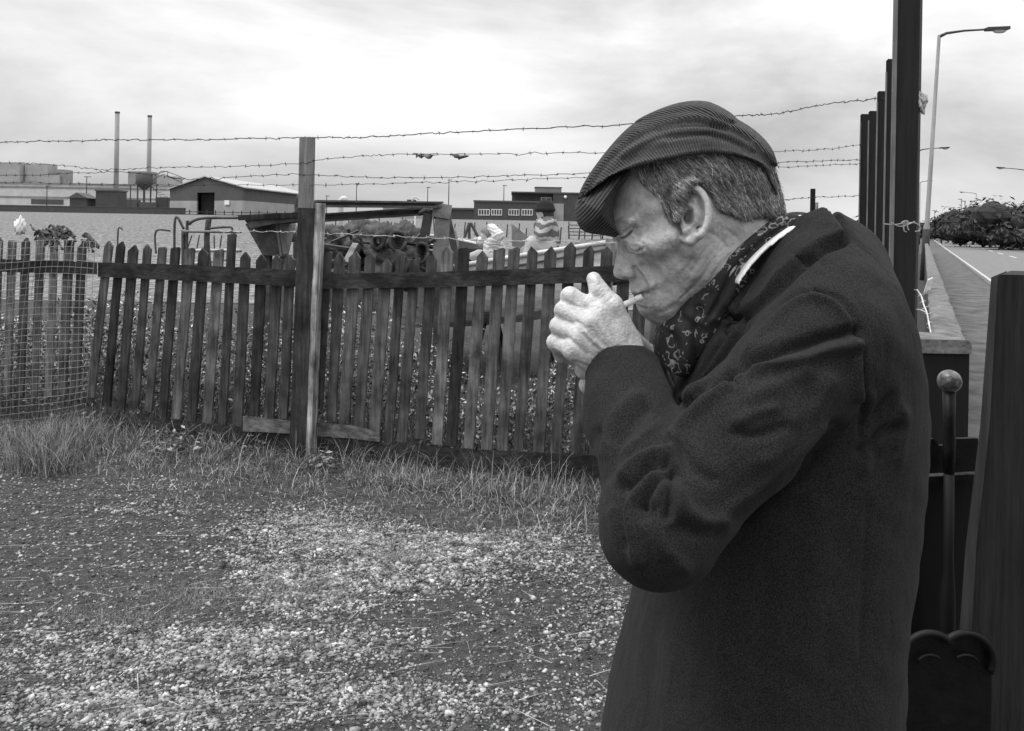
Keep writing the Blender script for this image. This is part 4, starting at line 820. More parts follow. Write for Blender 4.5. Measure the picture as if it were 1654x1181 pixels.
# the tall post: dark front plank, lighter old post top, pale side plank
sp = thing('fence_post', np.append(fp(494, 700)[:2], 0), 'tall split wooden post with pale side plank carrying the barbed wire', 'post')
u3 = (FD[0], FD[1], 0)
def pbar(a, b, w, t, out): mb = MB(); A, B = fp(*a, out), fp(*b, out); mb.bar(A, B, w, t, u3); return mb
pbar((487, 745), (496.5, 222), .088, .07, .03).build('post_core', mat('grey post wood', .17, rough=.9, var=.6, scale=3, bump=.8, bscale=9, stretch=(14, 14, 1.1), detail=8, bdist=.004), sp)
pbar((482.5, 742), (497.5, 336), .128, .05, .095).build('front_plank', m_postw, sp)
pbar((499, 742), (515, 328), .066, .075, .075).build('side_plank', m_pale, sp)
# ------------------------------------------------------------ wire mesh over the left panel
m_wire = mat('galvanised wire', .27, rough=.5, var=.3, scale=20, metal=.3)
m_barb = mat('rusty barbed wire', .03, rough=.8, var=.4, scale=20)
m_barbl = mat('bright barbed wire', .45, rough=.6, var=.4, scale=20)
wm = MB()
def wmp(u, v):                                         # u,v in 0..1 over the mesh, slightly buckled
    xt = -60 + u*217; yt = 386 + u*6; xb = -80 + u*217; yb = 700 - u*40; px = xt + (xb-xt)*v + 3*math.sin(v*5+u*4); py = yt + (yb-yt)*v + 3*math.sin(u*6+v*3); return fp(px, py, .07 + .02*math.sin(u*7)*math.sin(v*5))
for i in range(23): wm.tube([wmp(i/22, k/12) for k in range(13)], .0019, 5)
for j in range(27): wm.tube([wmp(k/10, j/26) for k in range(11)], .0019, 5)
tag(wm.build('wire_mesh', m_wire, None, True, origin=np.append(fp(60, 690)[:2], 0)), 'sagging square wire mesh hung over the leftmost pickets', 'wire mesh')
# ------------------------------------------------------------ barbed wire
def strand(pts, label, m=m_barb, d0=None, r=.0028, step=.115, barb=.017, seedv=0):
    """pts: (px, py, depth)"""
    q = crom([P(*p) for p in pts], 14); mb = MB(); rr = random.Random(seedv)
    L = np.concatenate([[0], np.cumsum(np.linalg.norm(np.diff(q, axis=0), axis=1))])
    qq = q.copy(); qq[1:-1, 2] += [rr.gauss(0, .0035) for _ in range(len(q)-2)]
    mb.tube(qq, r, 6); t = rr.random()*step
    while t < L[-1]:
        c = np.array([np.interp(t, L, qq[:, k]) for k in range(3)])
        for k in range(2):
            a = np.array([rr.gauss(0, .6), rr.gauss(0, .5), rr.gauss(0, 1)]); a = a/np.linalg.norm(a)*barb*rr.uniform(.7, 1.1); mb.tube([c-a, c+a*.9], [.0010, .0014], 4)
        mb.ball(c, (.006, .005, .005), 6, 4); t += step*rr.uniform(.8, 1.2)
    return tag(mb.build('barbed_wire', m, None, True, origin=np.array(P(*pts[0]))), label, 'barbed wire', 'barbed wire strands')
fd = fence_d
strand([(-40,231,fd(-40)),(37,229,fd(37)),(130,228,fd(130)),(170,226,fd(170)),(240,226,fd(240)),(360,225,fd(360)),(490,222,fd(490)),(580,222,fd(580)),(670,217,fd(670)),(755,213,fd(755)),(900,206,fd(900)),(1020,201,5.2),(1190,188,5.6),(1250,184,5.8),(1310,173,6.0),(1360,165,5.9),(1426,159,5.48)], 'topmost dark barbed wire strand, from the split post to the row of tall posts', r=.0034, seedv=1)
strand([(-40,262,6.9),(37,263,6.6),(110,268,6.5),(170,274,6.3),(240,271,6.1),(300,270,6.0),(400,268,5.9),(490,264,5.72),(520,258,5.7),(590,252,5.7),(660,249,5.6),(800,249,5.5),(1000,246,5.5),(1250,245,6.0),(1330,241,6.4),(1392,234,6.8)], 'second barbed wire strand from the top, just below the topmost', r=.0022, seedv=2)
strand([(-40,284,6.9),(37,283,6.6),(130,279,6.3),(200,278,6.2),(260,284,6.1),(300,290,6.0),(360,287,5.9),(490,282,5.72),(600,287,5.6),(730,286,5.5),(850,283,5.4),(1000,278,5.5),(1250,263,6.0),(1392,258,6.8)], 'third barbed wire strand from the top, twisted with loose ends near the water tower', r=.0024, seedv=3)
strand([(-40,294,6.9),(37,295,6.6),(200,298,6.2),(300,299,6.0),(490,299,5.74),(620,297,5.6),(760,293,5.5),(900,288,5.4),(1000,285,5.5),(1250,271,6.0),(1392,265,6.8)], 'fourth barbed wire strand from the top, across the barn roof', r=.002, seedv=4)
strand([(498,376,5.7),(600,380,5.6),(700,385,5.5),(830,389,5.4),(1000,392,5.3),(1150,392,5.3)], 'bright low barbed wire strand just above the picket tips right of the split post', m_barbl, r=.0022, seedv=5)
strand([(355,374,5.9),(420,374,5.85),(478,375,5.8)], 'short bright barbed wire strand left of the split post', m_barbl, r=.0022, seedv=6)
strand([(1200,330,5.9),(1255,323,6.0),(1320,319,6.4),(1392,316,6.8)], 'lowest dark barbed wire strand, between the old man\'s collar and the tall posts', r=.0022, seedv=7)
tw = MB(); rr = random.Random(5)
for s0 in ((160, 228), (262, 284)):
    for k in range(3):
        c = crom([P(s0[0]-12+rr.gauss(0, 3), s0[1]+rr.gauss(0, 3), 6.1), P(s0[0]+rr.gauss(0, 4), s0[1]-7*k+rr.gauss(0, 3), 6.1), P(s0[0]+10, s0[1]+rr.gauss(0, 4), 6.1), P(s0[0]+24+8*k, s0[1]+8+rr.gauss(0, 5), 6.1)], 6); 
        if s0[0] > 200: tw.tube(c, .0024, 5)
tag(tw.build('loose_wire', m_barb, None, True, origin=np.array(P(262, 284, 6.1))), 'loose curled wire ends caught on the third strand beside the water tower', 'wire')
m_rag = mat('grey rag', .22, rough=.95, var=.4, scale=20)
def rag(a, b, n, label, d):
    V = []; f = []; rr = random.Random(n)
    for i in range(11):
        t = i/10; c = P(a[0]+(b[0]-a[0])*t, a[1]+(b[1]-a[1])*t, d); h = .035*math.sin(math.pi*min(1, t*1.0+.05))*rr.uniform(.4, 1.2)
        V += [c + (0, 0, .004), c + (rr.gauss(0, .006), rr.gauss(0, .02), -h*.5), c + (rr.gauss(0, .008), rr.gauss(0, .02), -h)]
    for i in range(10):
        for j in range(2): f.append((i*3+j, i*3+3+j, i*3+4+j, i*3+1+j))
    o = mesh('rag', V, f, m_rag, None, True, origin=np.array(P(a[0], a[1], d))); md = o.modifiers.new('s', 'SOLIDIFY'); md.thickness = .003
    tag(o, label, 'rag', 'rags on the wire')
rag((668, 248), (704, 251), 3, 'long thin shred of rag on the second strand, left of the smaller one', 5.6)
rag((728, 249), (756, 252), 8, 'smaller shred of rag on the second strand', 5.55)
# ------------------------------------------------------------ far buildings
def gpt(px, py, d):                                    # base point: ground height under that column
    p = P(px, py, d); return np.array([p[0], p[1], gz(p[0], p[1])])
def tone_mat(name, v, **k): a = dict(rough=.9, var=.15, scale=.35, detail=8, spec=.15); a.update(k); return mat(name, v, **a)
m_dbrick = tone_mat('dark brick', .075, scale=1.2); m_clad = tone_mat('dark cladding', .085); m_pclad = tone_mat('pale cladding', .30); m_white = tone_mat('pale sheet cladding', .50); m_roofs = tone_mat('grey sheet roof', .36)
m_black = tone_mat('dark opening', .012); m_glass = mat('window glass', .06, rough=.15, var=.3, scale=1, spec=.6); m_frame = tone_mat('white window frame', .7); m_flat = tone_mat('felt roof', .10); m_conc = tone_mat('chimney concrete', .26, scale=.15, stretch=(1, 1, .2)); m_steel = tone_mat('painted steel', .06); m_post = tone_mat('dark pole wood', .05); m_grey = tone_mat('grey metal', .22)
def bx(x0, x1, y0, y1, z0, z1, m, name, root):
    mb = MB(); mb.box(((x0+x1)/2, (y0+y1)/2, (z0+z1)/2), (x1-x0, y1-y0, z1-z0)); return mb.build(name, m, root)
def X(px, d): return (px-CX)/F*d
def Zp(px, py, d): return P(px, py, d)[2]
# barn with the gable door
A, B_, C_ = P(274, 345, 163), P(393, 349, 150), P(500, 347, 187); D_ = A + C_ - B_
zb = 1.6; ze = Zp(393, 304, 150); zr = Zp(336, 288, 157)
barn = thing('barn', (B_[0], B_[1], zb), 'long dark gabled barn with an open black doorway, below the water tower\'s right side', 'barn')
def wallq(a, b, z0, z1, out=0.0):
    return [(a[0], a[1], z0), (b[0], b[1], z0), (b[0], b[1], z1), (a[0], a[1], z1)]
mb = MB(); zm = zb + (ze-zb)*.62
def thick(q, n, t, mbx): q = np.array(q, float); nn = np.array([n[0], n[1], 0.])*t; mbx.prism(q, nn)
ng = np.array([-(B_-A)[1], (B_-A)[0]]); ng /= np.linalg.norm(ng); ns_ = np.array([-(C_-B_)[1], (C_-B_)[0]]); ns_ /= np.linalg.norm(ns_)
d0, d1 = A + (B_-A)*.385, A + (B_-A)*.625; zd = Zp(335, 311, 156)
lo_ = MB()
for a, b in ((A, d0), (d1, B_)): thick(wallq(a, b, zb, zm), ng, .3, lo_)
thick(wallq(B_, C_, zb, zm), ns_, .3, lo_); thick(wallq(A, D_, zb, zm), ns_, -.3, lo_)
lo_.build('lower_wall', m_pclad, barn)
up_ = MB(); mid2 = (A+B_)/2
for a, b in ((A, d0), (d1, B_)): thick(wallq(a, b, zm, zd), ng, .3, up_)
thick([(A[0], A[1], zd), (B_[0], B_[1], zd), (B_[0], B_[1], ze), (mid2[0], mid2[1], zr), (A[0], A[1], ze)], ng, .3, up_)
thick(wallq(B_, C_, zm, ze), ns_, .3, up_); thick(wallq(A, D_, zm, ze), ns_, -.3, up_)
m2_ = (C_+D_)/2; thick([(D_[0], D_[1], zb), (C_[0], C_[1], zb), (C_[0], C_[1], ze), (m2_[0], m2_[1], zr), (D_[0], D_[1], ze)], ng, -.3, up_)
up_.build('upper_wall', m_clad, barn)
rf = MB(); o_ = (A-B_)*.03; e1 = (B_-C_)*.012
for E, s in ((B_, -1), (A, 1)):
    ee = E + s*o_; F2 = (C_ if s < 0 else D_) + s*o_
    q = [(ee[0]+e1[0], ee[1]+e1[1], ze-.25+.2), (F2[0]-e1[0], F2[1]-e1[1], ze-.25+.2), (m2_[0]-e1[0], m2_[1]-e1[1], zr+.22), (mid2[0]+e1[0], mid2[1]+e1[1], zr+.22)]
    rf.prism(q, (0, 0, .22))
rf.build('roof', m_roofs, barn)
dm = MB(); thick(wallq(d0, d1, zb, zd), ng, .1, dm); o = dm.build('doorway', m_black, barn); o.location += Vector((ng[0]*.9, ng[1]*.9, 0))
sg = MB(); s0 = A + (B_-A)*.77; s1 = A + (B_-A)*.83; thick(wallq(s0, s1, Zp(367, 331, 154), Zp(367, 324, 154)), -ng, .12, sg); o = sg.build('notice_board', m_frame, barn); o.location += Vector((-ng[0]*.1, -ng[1]*.1, 0))
# pale factory shed
fac = thing('factory', (X(120, 330), 330, 2.6), 'big pale low factory shed behind the two chimneys', 'factory')
bx(X(-60, 330), X(288, 330), 330, 380, 2.2, Zp(120, 298, 330), m_white, 'wall', fac)
bx(X(-60, 330)-.5, X(289, 330), 329.5, 381, Zp(120, 298, 330)+.01, Zp(120, 296, 330), m_pclad, 'roof', fac)
for a, b, t, u in ((-50, 34, 262, 297), (36, 74, 264, 297), (40, 92, 282, 297), (83, 97, 273, 287), (195, 232, 275, 297), (240, 272, 283, 297)):
    bx(X(a, 345), X(b, 345), 345 + a*.03, 352 + a*.03, Zp(120, 296, 345), Zp(a, t, 345), m_grey if a in (83, 195) else m_pclad, 'roof_block', fac)
for y0, y1 in ((302, 305), (318, 321)): bx(X(-60, 330), X(288, 330), 329.85, 329.99, Zp(100, y1, 330), Zp(100, y0, 330), m_grey, 'cladding_band', fac)
bx(X(50, 330), X(102, 330), 329.8, 329.98, Zp(76, 330, 330), Zp(76, 322, 330), m_clad, 'window', fac)
for px, top, lab in ((186.5, 181, 'taller of the two factory chimneys, left of the other'), (239, 187, 'right one of the two factory chimneys, behind the water tower')):
    dd = 322 if px < 200 else 340; x = X(px, dd); zt = Zp(px, top, dd); t = thing('chimney', (x, dd, 2.2), lab, 'chimney', 'factory chimneys')
    MB().tube([(x, dd, 2.2), (x, dd, zt)], [1.0, .82], 16).build('shaft', m_conc, t, True); MB().tube([(x, dd, zt-.5), (x, dd, zt+.15)], .95, 16).build('rim', m_clad, t, True)
d = 222; x = X(232, d); wt = thing('water_tower', (x, d, 2.4), 'round dark water tower on thin legs in front of the factory', 'water tower')
z0, z1, z2, z3 = Zp(232, 307, d), Zp(232, 297, d), Zp(232, 280, d), Zp(232, 277, d)
MB().tube([(x, d, z0), (x, d, z0+.6), (x, d, z1), (x, d, z2), (x, d, z3)], [.4, 1.2, 2.2, 2.2, .6], 18).build('tank', m_clad, wt, True)
MB().tube([(x, d, z1-.05), (x, d, z1+.25)], 2.35, 18).build('balcony', m_steel, wt)
for i in range(6): a = i*math.pi/3; MB().tube([(x+1.9*math.cos(a), d+1.9*math.sin(a), 1.8), (x+1.9*math.cos(a), d+1.9*math.sin(a), z1)], .11, 6).build('leg', m_steel, wt)
MB().tube([(x, d, 1.8), (x, d, z0+.2)], .25, 8).build('pipe', m_steel, wt)
mb = MB()
for i in range(9): mb.box((x+2.2+i*.95, d, z1-1.0-i*.62), (1.0, .7, .12))
mb.bar((x+2, d-.4, z1-.4), (x+10, d-.4, 2.1), .12, .12); mb.build('stair', m_steel, wt)
# sheds, wall, cars
d = 165; hs = thing('hut', (X(128, d), d, 2.2), 'small dark hut with a pitched roof by the brick wall', 'hut')
bx(X(112, d), X(140, d), d, d+4, 1.8, Zp(120, 320, d), m_dbrick, 'wall', hs)
MB().prism([(X(109, d), d-.3, Zp(120, 320, d)), (X(143, d), d-.3, Zp(120, 320, d)), (X(124, d), d-.3, Zp(124, 311, d))], (0, 4.6, 0)).build('roof', m_flat, hs)
hs = thing('hut', (X(170, d), d, 2.2), 'square dark box hut left of the water tower', 'hut'); bx(X(153, d), X(187, d), d+.2, d+4.5, 1.8, Zp(170, 309, d), m_dbrick, 'wall', hs); bx(X(152, d), X(188, d), d, d+4.7, Zp(170, 309, d)+.01, Zp(170, 306.5, d), m_flat, 'roof', hs)
d = 160; wl = thing('brick_wall', (X(120, d), d, 2.2), 'long low dark brick wall across the far edge of the pasture', 'wall'); bx(X(-90, d), X(300, d), d, d+.35, 1.5, Zp(120, 334, d), m_dbrick, 'brickwork', wl); bx(X(-90, d), X(300, d), d-.06, d+.41, Zp(120, 334, d)+.005, Zp(120, 333, d), m_clad, 'coping', wl)
ms = thing('scrap_machinery', (X(262, 185), 185, 2.3), 'jumble of dark machinery between the water tower and the barn', 'machinery')
for a, b, t in ((196, 214, 322), (216, 246, 326), (243, 262, 318), (258, 276, 324), (268, 282, 330)): bx(X(a, 185), X(b, 185), 185+a*.01, 187+a*.01, 1.8, Zp(a, t, 185), m_steel if a % 2 else m_clad, 'body', ms)
for a in (210, 252): MB().tube([(X(a, 184), 184, 1.8), (X(a, 184), 184, Zp(a, 298, 184))], .12, 6).build('post', m_steel, ms)
# field fence before the barn: posts and rails
ff = thing('field_fence', (X(390, 140), 140, 2.2), 'low dark rail fence in front of the barn', 'fence')
for a in range(292, 490, 14): MB().box((X(a, 140), 140, 2.6), (.14, .14, 1.5)).build('post', m_post, ff)
mb = MB(); 
for zz_ in (2.55, 3.0): mb.box(((X(285, 140)+X(490, 140))/2, 139.9, zz_), (X(490, 140)-X(285, 140), .05, .12))
mb.build('rail', m_post, ff)
# flat-roofed works
d = 170; hb_ = thing('flat_roofed_building', (X(850, d), d, 2.6), 'low flat roofed brick works with four white windows and a taller dark block', 'building')
zt1, zt2 = Zp(765, 326, d), Zp(850, 312, d+1.5)
bx(X(765, d), X(893, d), d, d+12, 2.0, zt1, m_dbrick, 'lower_block', hb_); bx(X(764, d), X(893, d), d-.2, d+12.2, zt1+.01, zt1+.35, m_flat, 'parapet', hb_)
bx(X(893.2, d), X(1000, d), d+1.5, d+16, 2.0, zt2, m_dbrick, 'upper_block', hb_); bx(X(826, d+4), X(893, d), d+3, d+16, zt1+.36, zt2, m_dbrick, 'upper_block', hb_); bx(X(825, d+4), X(1001, d), d+1.3, d+16.2, zt2+.01, zt2+.3, m_flat, 'parapet', hb_)
bx(X(864, d+6), X(906, d+6), d+6, d+12, zt2+.31, Zp(880, 303, d+6), m_grey, 'roof_housing', hb_); bx(X(863, d+6), X(907, d+6), d+5.8, d+12.2, Zp(880, 303, d+6)+.01, Zp(880, 302, d+6), m_flat, 'roof_housing', hb_)
def window(root, a, b, t, u, d, n=2):
    w = X(b, d)-X(a, d); z0_, z1_ = Zp((a+b)/2, u, d), Zp((a+b)/2, t, d); mb = MB(); xx = X(a, d); th = .14
    mb.box(((X(a, d)+X(b, d))/2, d-.04, z0_+th/2), (w, .1, th)); mb.box(((X(a, d)+X(b, d))/2, d-.04, z1_-th/2), (w, .1, th))
    for k in range(n*2+1): mb.box((xx+.07+(w-.14)*k/(n*2), d-.042, (z0_+z1_)/2), (.12, .09, z1_-z0_-2*th-.01))
    f = mb.build('window', m_frame, root); MB().box(((X(a, d)+X(b, d))/2, d-.015, (z0_+z1_)/2), (w-.1, .02, z1_-z0_-.1)).build('pane', m_glass, f, False, np.array(root.location))
for a, b in ((772, 790.5), (793, 810.5), (821, 838.5), (842, 860)): window(hb_, a, b, 338, 348, d)
window(hb_, 873, 890, 319, 327.5, d+3, 1)
bx(X(893.5, d+1.4), X(910, d+1.4), d+1.3, d+1.48, 2.4, Zp(900, 328.5, d), m_pclad, 'pale_panel', hb_)
MB().ball((X(913, d), d+1.2, Zp(913, 318, d)), .35, 8, 6).build('wall_lamp', m_frame, hb_)
d = 200
for a, b, t, lab in ((618, 712, 332, 'low long shed with a shallow roof, seen over the steel beam'), (700, 768, 338, 'low dark shed left of the flat roofed works')):
    q = thing('low_shed', (X((a+b)/2, d), d, 2.8), lab, 'shed'); bx(X(a, d), X(b, d), d, d+8, 2.2, Zp(a, t, d), m_dbrick if a > 650 else m_pclad, 'wall', q)
    bx(X(a-2, d), X(b+2, d), d-.4, d+8.4, Zp(a, t, d)+.01, Zp(a, t-3, d), m_flat, 'roof', q)
    if a < 650: bx(X(655, d), X(668, d), d+2, d+5, Zp(a, t-3, d)+.02, Zp(660, 322, d), m_clad, 'roof_vent', q)
for px, t, dd, lab in ((575, 296, 190, 'thin lamp pole beyond the low sheds, first left of the flat roofed works'), (690, 302, 190, 'short dark pole above the low sheds'), (724, 290, 175, 'thin lamp pole just left of the flat roofed works'), (813, 299, 185, 'thin lamp pole behind the flat roofed works'), (139, 285, 180, 'dark pole with a crossarm among the huts'), (75, 300, 175, 'thin pole at the left of the huts'), (527, 316, 190, 'thin pole just right of the split post')):
    x = X(px, dd); q = thing('pole', (x, dd, gz(x, dd)), lab, 'pole', 'distant poles'); MB().tube([(x, dd, gz(x, dd)-.3), (x, dd, Zp(px, t, dd))], [.13, .08], 7).build('shaft', m_post, q)
    MB().box((x+.2, dd, Zp(px, t, dd)-.1), (1.0 if px != 139 else 1.6, .1, .14)).build('head', m_post, q)
# pasture fence posts, each one a post
for i in range(26):
    px = 545 + i*17 + rnd.uniform(-4, 4); dd = 66 + rnd.uniform(-4, 6) - i*.5; x = X(px, dd); z = gz(x, dd)
    if i == 0: po = MB().tube([(x, dd, z-.1), (x+.03, dd, z+1.15)], [.06, .045], 6).build('field_post', m_post, None, False, origin=np.array([x, dd, z]))
    else: po = bpy.data.objects.new('field_post', po0.data); COL.objects.link(po); po.location = (x, dd, z); po.rotation_euler = (0, rnd.gauss(0, .06), 0); po.scale = (1, 1, rnd.uniform(.75, 1.15))
    po0 = po if i == 0 else po0
    tag(po, 'thin wooden fence post out in the pasture below the flat roofed works', 'post', 'pasture fence posts')
gt = thing('field_gate', (X(940, 60), 60, gz(X(940, 60), 60)), 'grey barred field gate half hidden by the cap peak', 'gate'); z = gz(X(940, 60), 60)
for k in range(4): MB().box((X(945, 60), 60, z+.3+k*.25), (2.4, .05, .06)).build('bar', m_post, gt)
for a in (-1.2, 0, 1.2): MB().box((X(945, 60)+a, 60.06, z+.65), (.07, .05, 1.3)).build('stile', m_post, gt)
# ------------------------------------------------------------ trees and hedges
m_leaf = mat('dark foliage', .055, rough=.8, var=.4, scale=1.2, attr='tone', spec=.2); m_bark = mat('bark', .05, rough=.95, var=.3, scale=5)
def tree(name, x, y, h, w, label, group=None, n=700, trunk=.35, leaf=.16, flat=.75, dens=7):
    z = gz(x, y); t = thing(name, (x, y, z), label, 'tree' if 'tree' in name else ('hedge' if 'hedge' in name else 'bush'), group)
    b = Blades(); cl = []
    for i in range(dens): a = rnd.uniform(0, 6.28); r = w*.5*rnd.random()**.6; cl.append((x+r*math.cos(a), y+r*.7*math.sin(a), z+h*(trunk+(1-trunk)*rnd.uniform(.25, .8)), w*rnd.uniform(.11, .24)))
    for c in cl:                                         # the leafy mass inside
        mbc = MB().ball(c[:3], (c[3]*.72, c[3]*.72, c[3]*.72*flat), 10, 7); n0 = len(b.v); b.v += [np.maximum(np.array(q) + npr.normal(0, c[3]*.07, 3), [-1e9, -1e9, z-.05]) for q in mbc.v]; b.t += [.6]*len(mbc.v); b.f += [tuple(i+n0 for i in q) for q in mbc.f]
    for i in range(n):
        c = rnd.choice(cl); v = npr.normal(0, 1, 3); v /= np.linalg.norm(v); r = c[3]*rnd.uniform(.7, 1.25); p = np.array(c[:3]) + v*r*(1, 1, flat)
        if p[2] < z+.05: p[2] = z + rnd.random()*h*.3
        b.leaf(p, leaf*rnd.uniform(.6, 1.5), v + (rnd.gauss(0, .4), rnd.gauss(0, .4), .4), rnd.choice([.5, .7, .8, 1, 1.2]))
    b.build('crown', m_leaf, t)
    tb = MB(); top = np.array([x, y, z+h*.7]); tb.tube([(x, y, z-.2), (x+.05*h*.2, y, z+h*.35), top], [h*.035, h*.026, h*.01], 7)
    for c in cl[:4]: tb.tube([(x, y, z+h*.35), np.array(c[:3])], [h*.016, h*.006], 5)
    tb.build('trunk', m_bark, t); return t
for px, t, dd, w, lab in ((1600, 338, 92, 9, 'tall dark tree at the right edge of the road'), (1572, 352, 112, 8, 'bushy dark tree beside the road, left of the tall one at the right edge'), (1650, 330, 80, 9, 'large dark tree farthest right beside the road'), (1545, 346, 125, 6, 'flat topped dark pine standing above the roadside hedge'), (1522, 362, 170, 10, 'small dark round tree at the far end of the road'), (1505, 366, 210, 12, 'farthest dark tree where the road vanishes')):
    x = X(px, dd); h = Zp(px, t, dd)
    tree('pine_tree' if 'pine' in lab else 'tree', x, dd, h, w, lab, 'trees along the far side of the road', 3600, .12 if 'pine' not in lab else .5, .24, .8 if 'pine' not in lab else .45, 34)
for i in range(9):
    dd = 70 + i*14.; x = .512*dd + 13.6; tree('hedge', x, dd, 2.2, 9, ['dark clipped hedge along the far pavement, nearest stretch', 'dark hedge along the far pavement, second stretch from the right'][i] if i < 2 else 'dark hedge along the far pavement towards the vanishing road', 'hedges along the far pavement', 2200, .0, .17, .45, 26)
for px, t, dd, w, lab in ((1382, 342, 45, 2.6, 'dark bush just left of the tall posts'), (1300, 345, 60, 3.2, 'low bush behind the short dark stake'), (1345, 352, 70, 4, 'grey low bush between the stake and the tall posts'), (1275, 348, 75, 4, 'low bush at the old man\'s nape')):
    x = X(px, dd); tree('bush', x, dd, Zp(px, t, dd)-gz(x, dd), w, lab, None, 500, .0, .13, .8, 8)
for px, t, dd, w, v, lab in ((1312, 305, 12, 8, m_black, 'short dark stake rising behind the old man\'s collar'), (1318, 327, 14, 6, m_pale, 'pale short stake beside the dark one')):
    x = X(px, dd); MB().tube([(x, dd, gz(x, dd)-.2), (x, dd, Zp(px, t, dd))], w*dd/F/2, 6).build('stake', v, None, False, origin=np.array([x, dd, 0.])); tag(bpy.data.objects[-1] if False else COL.objects[-1], lab, 'stake')
# ------------------------------------------------------------ street lamps
m_lampc = mat('concrete lamp column', .22, rough=.9, var=.25, scale=4, stretch=(1, 1, .3)); m_lampb = mat('dark lamp base', .05, rough=.7, var=.3, scale=8); m_lampg = mat('lamp glass', .5, rough=.3, var=.1, scale=3)
def lamp(bx_, by_, h, arm, lean, label, base=True):
    z = gz(bx_, by_); t = thing('street_lamp', (bx_, by_, z), label, 'street lamp', 'street lamps along the road'); top = np.array([bx_+lean, by_, z+h])
    def at(k): return np.array([bx_+lean*k, by_, z+h*k])
    MB().tube([at(.0), at(.22), at(.23), at(1)], [.10, .098, .072, .050], 12).build('column', m_lampc, t, True)
    if base: MB().tube([at(0), at(.205), at(.215)], [.115, .11, .08], 12).build('base', m_lampb, t, True)
    e = top + np.array([arm, 0, .22]); MB().tube([top + (0, 0, -.05), top + (arm*.15, 0, .07), top + (arm*.5, 0, .16), e], [.055, .045, .035, .03], 8).build('arm', m_lampb, t, True)
    s = 1 if arm > 0 else -1; hd = MB(); hd.prism([e + (-.1*s, -.11, .05), e + (.62*s, -.13, .09), e + (.62*s, .13, .09), e + (-.1*s, .11, .05)] if s > 0 else [e + (-.1*s, .11, .05), e + (.62*s, .13, .09), e + (.62*s, -.13, .09), e + (-.1*s, -.11, .05)], (0, 0, -.10)); o = hd.build('lamp_head', m_lampb, t)
    MB().ball(e + (.33*s, 0, -.03), (.24, .10, .10), 10, 6).build('diffuser', m_lampg, o, True, np.array(t.location))
d = 26.2; lb = P(1491.5, 452, d); lt = P(1517, 57, d); lamp(lb[0], d, lt[2], 1.62, lt[0]-lb[0], 'nearest tall street lamp with its arm out over the pavement')
for px, t, dd, ex, lab in ((1482, 243, 63, 1530, 'second nearest street lamp, just right of the tallest post'), (1485, 295, 105, 1504, 'third street lamp on the wall side of the road')):
    x = X(px, dd); lamp(x, dd, Zp(px, t, dd), X(ex, dd)-x-.6, 0, lab)
for px, t, dd, lab in ((1658, 276, 74, 'nearest street lamp on the far side of the road, only its arm in the frame'), (1576, 313, 138, 'far side street lamp in front of the trees'), (1536, 335, 225, 'far side street lamp near the end of the road')):
    x = X(px, dd); lamp(x, dd, Zp(px, t, dd), -2.2, 0, lab)
for px, t, dd, lab in ((1558, 325, 150, 'thin lamp column without an arm among the roadside trees'), (1552, 322, 180, 'thinnest lamp column above the pine'), (1509, 340, 230, 'tiny lamp column at the far end of the road')):
    x = X(px, dd); q = thing('lamp_column', (x, dd, 0), lab, 'lamp column'); MB().tube([(x, dd, 0), (x, dd, Zp(px, t, dd))], [.12, .08], 8).build('shaft', m_lampc, q); MB().box((x-.3, dd, Zp(px, t, dd)), (.8, .2, .12)).build('head', m_lampb, q)
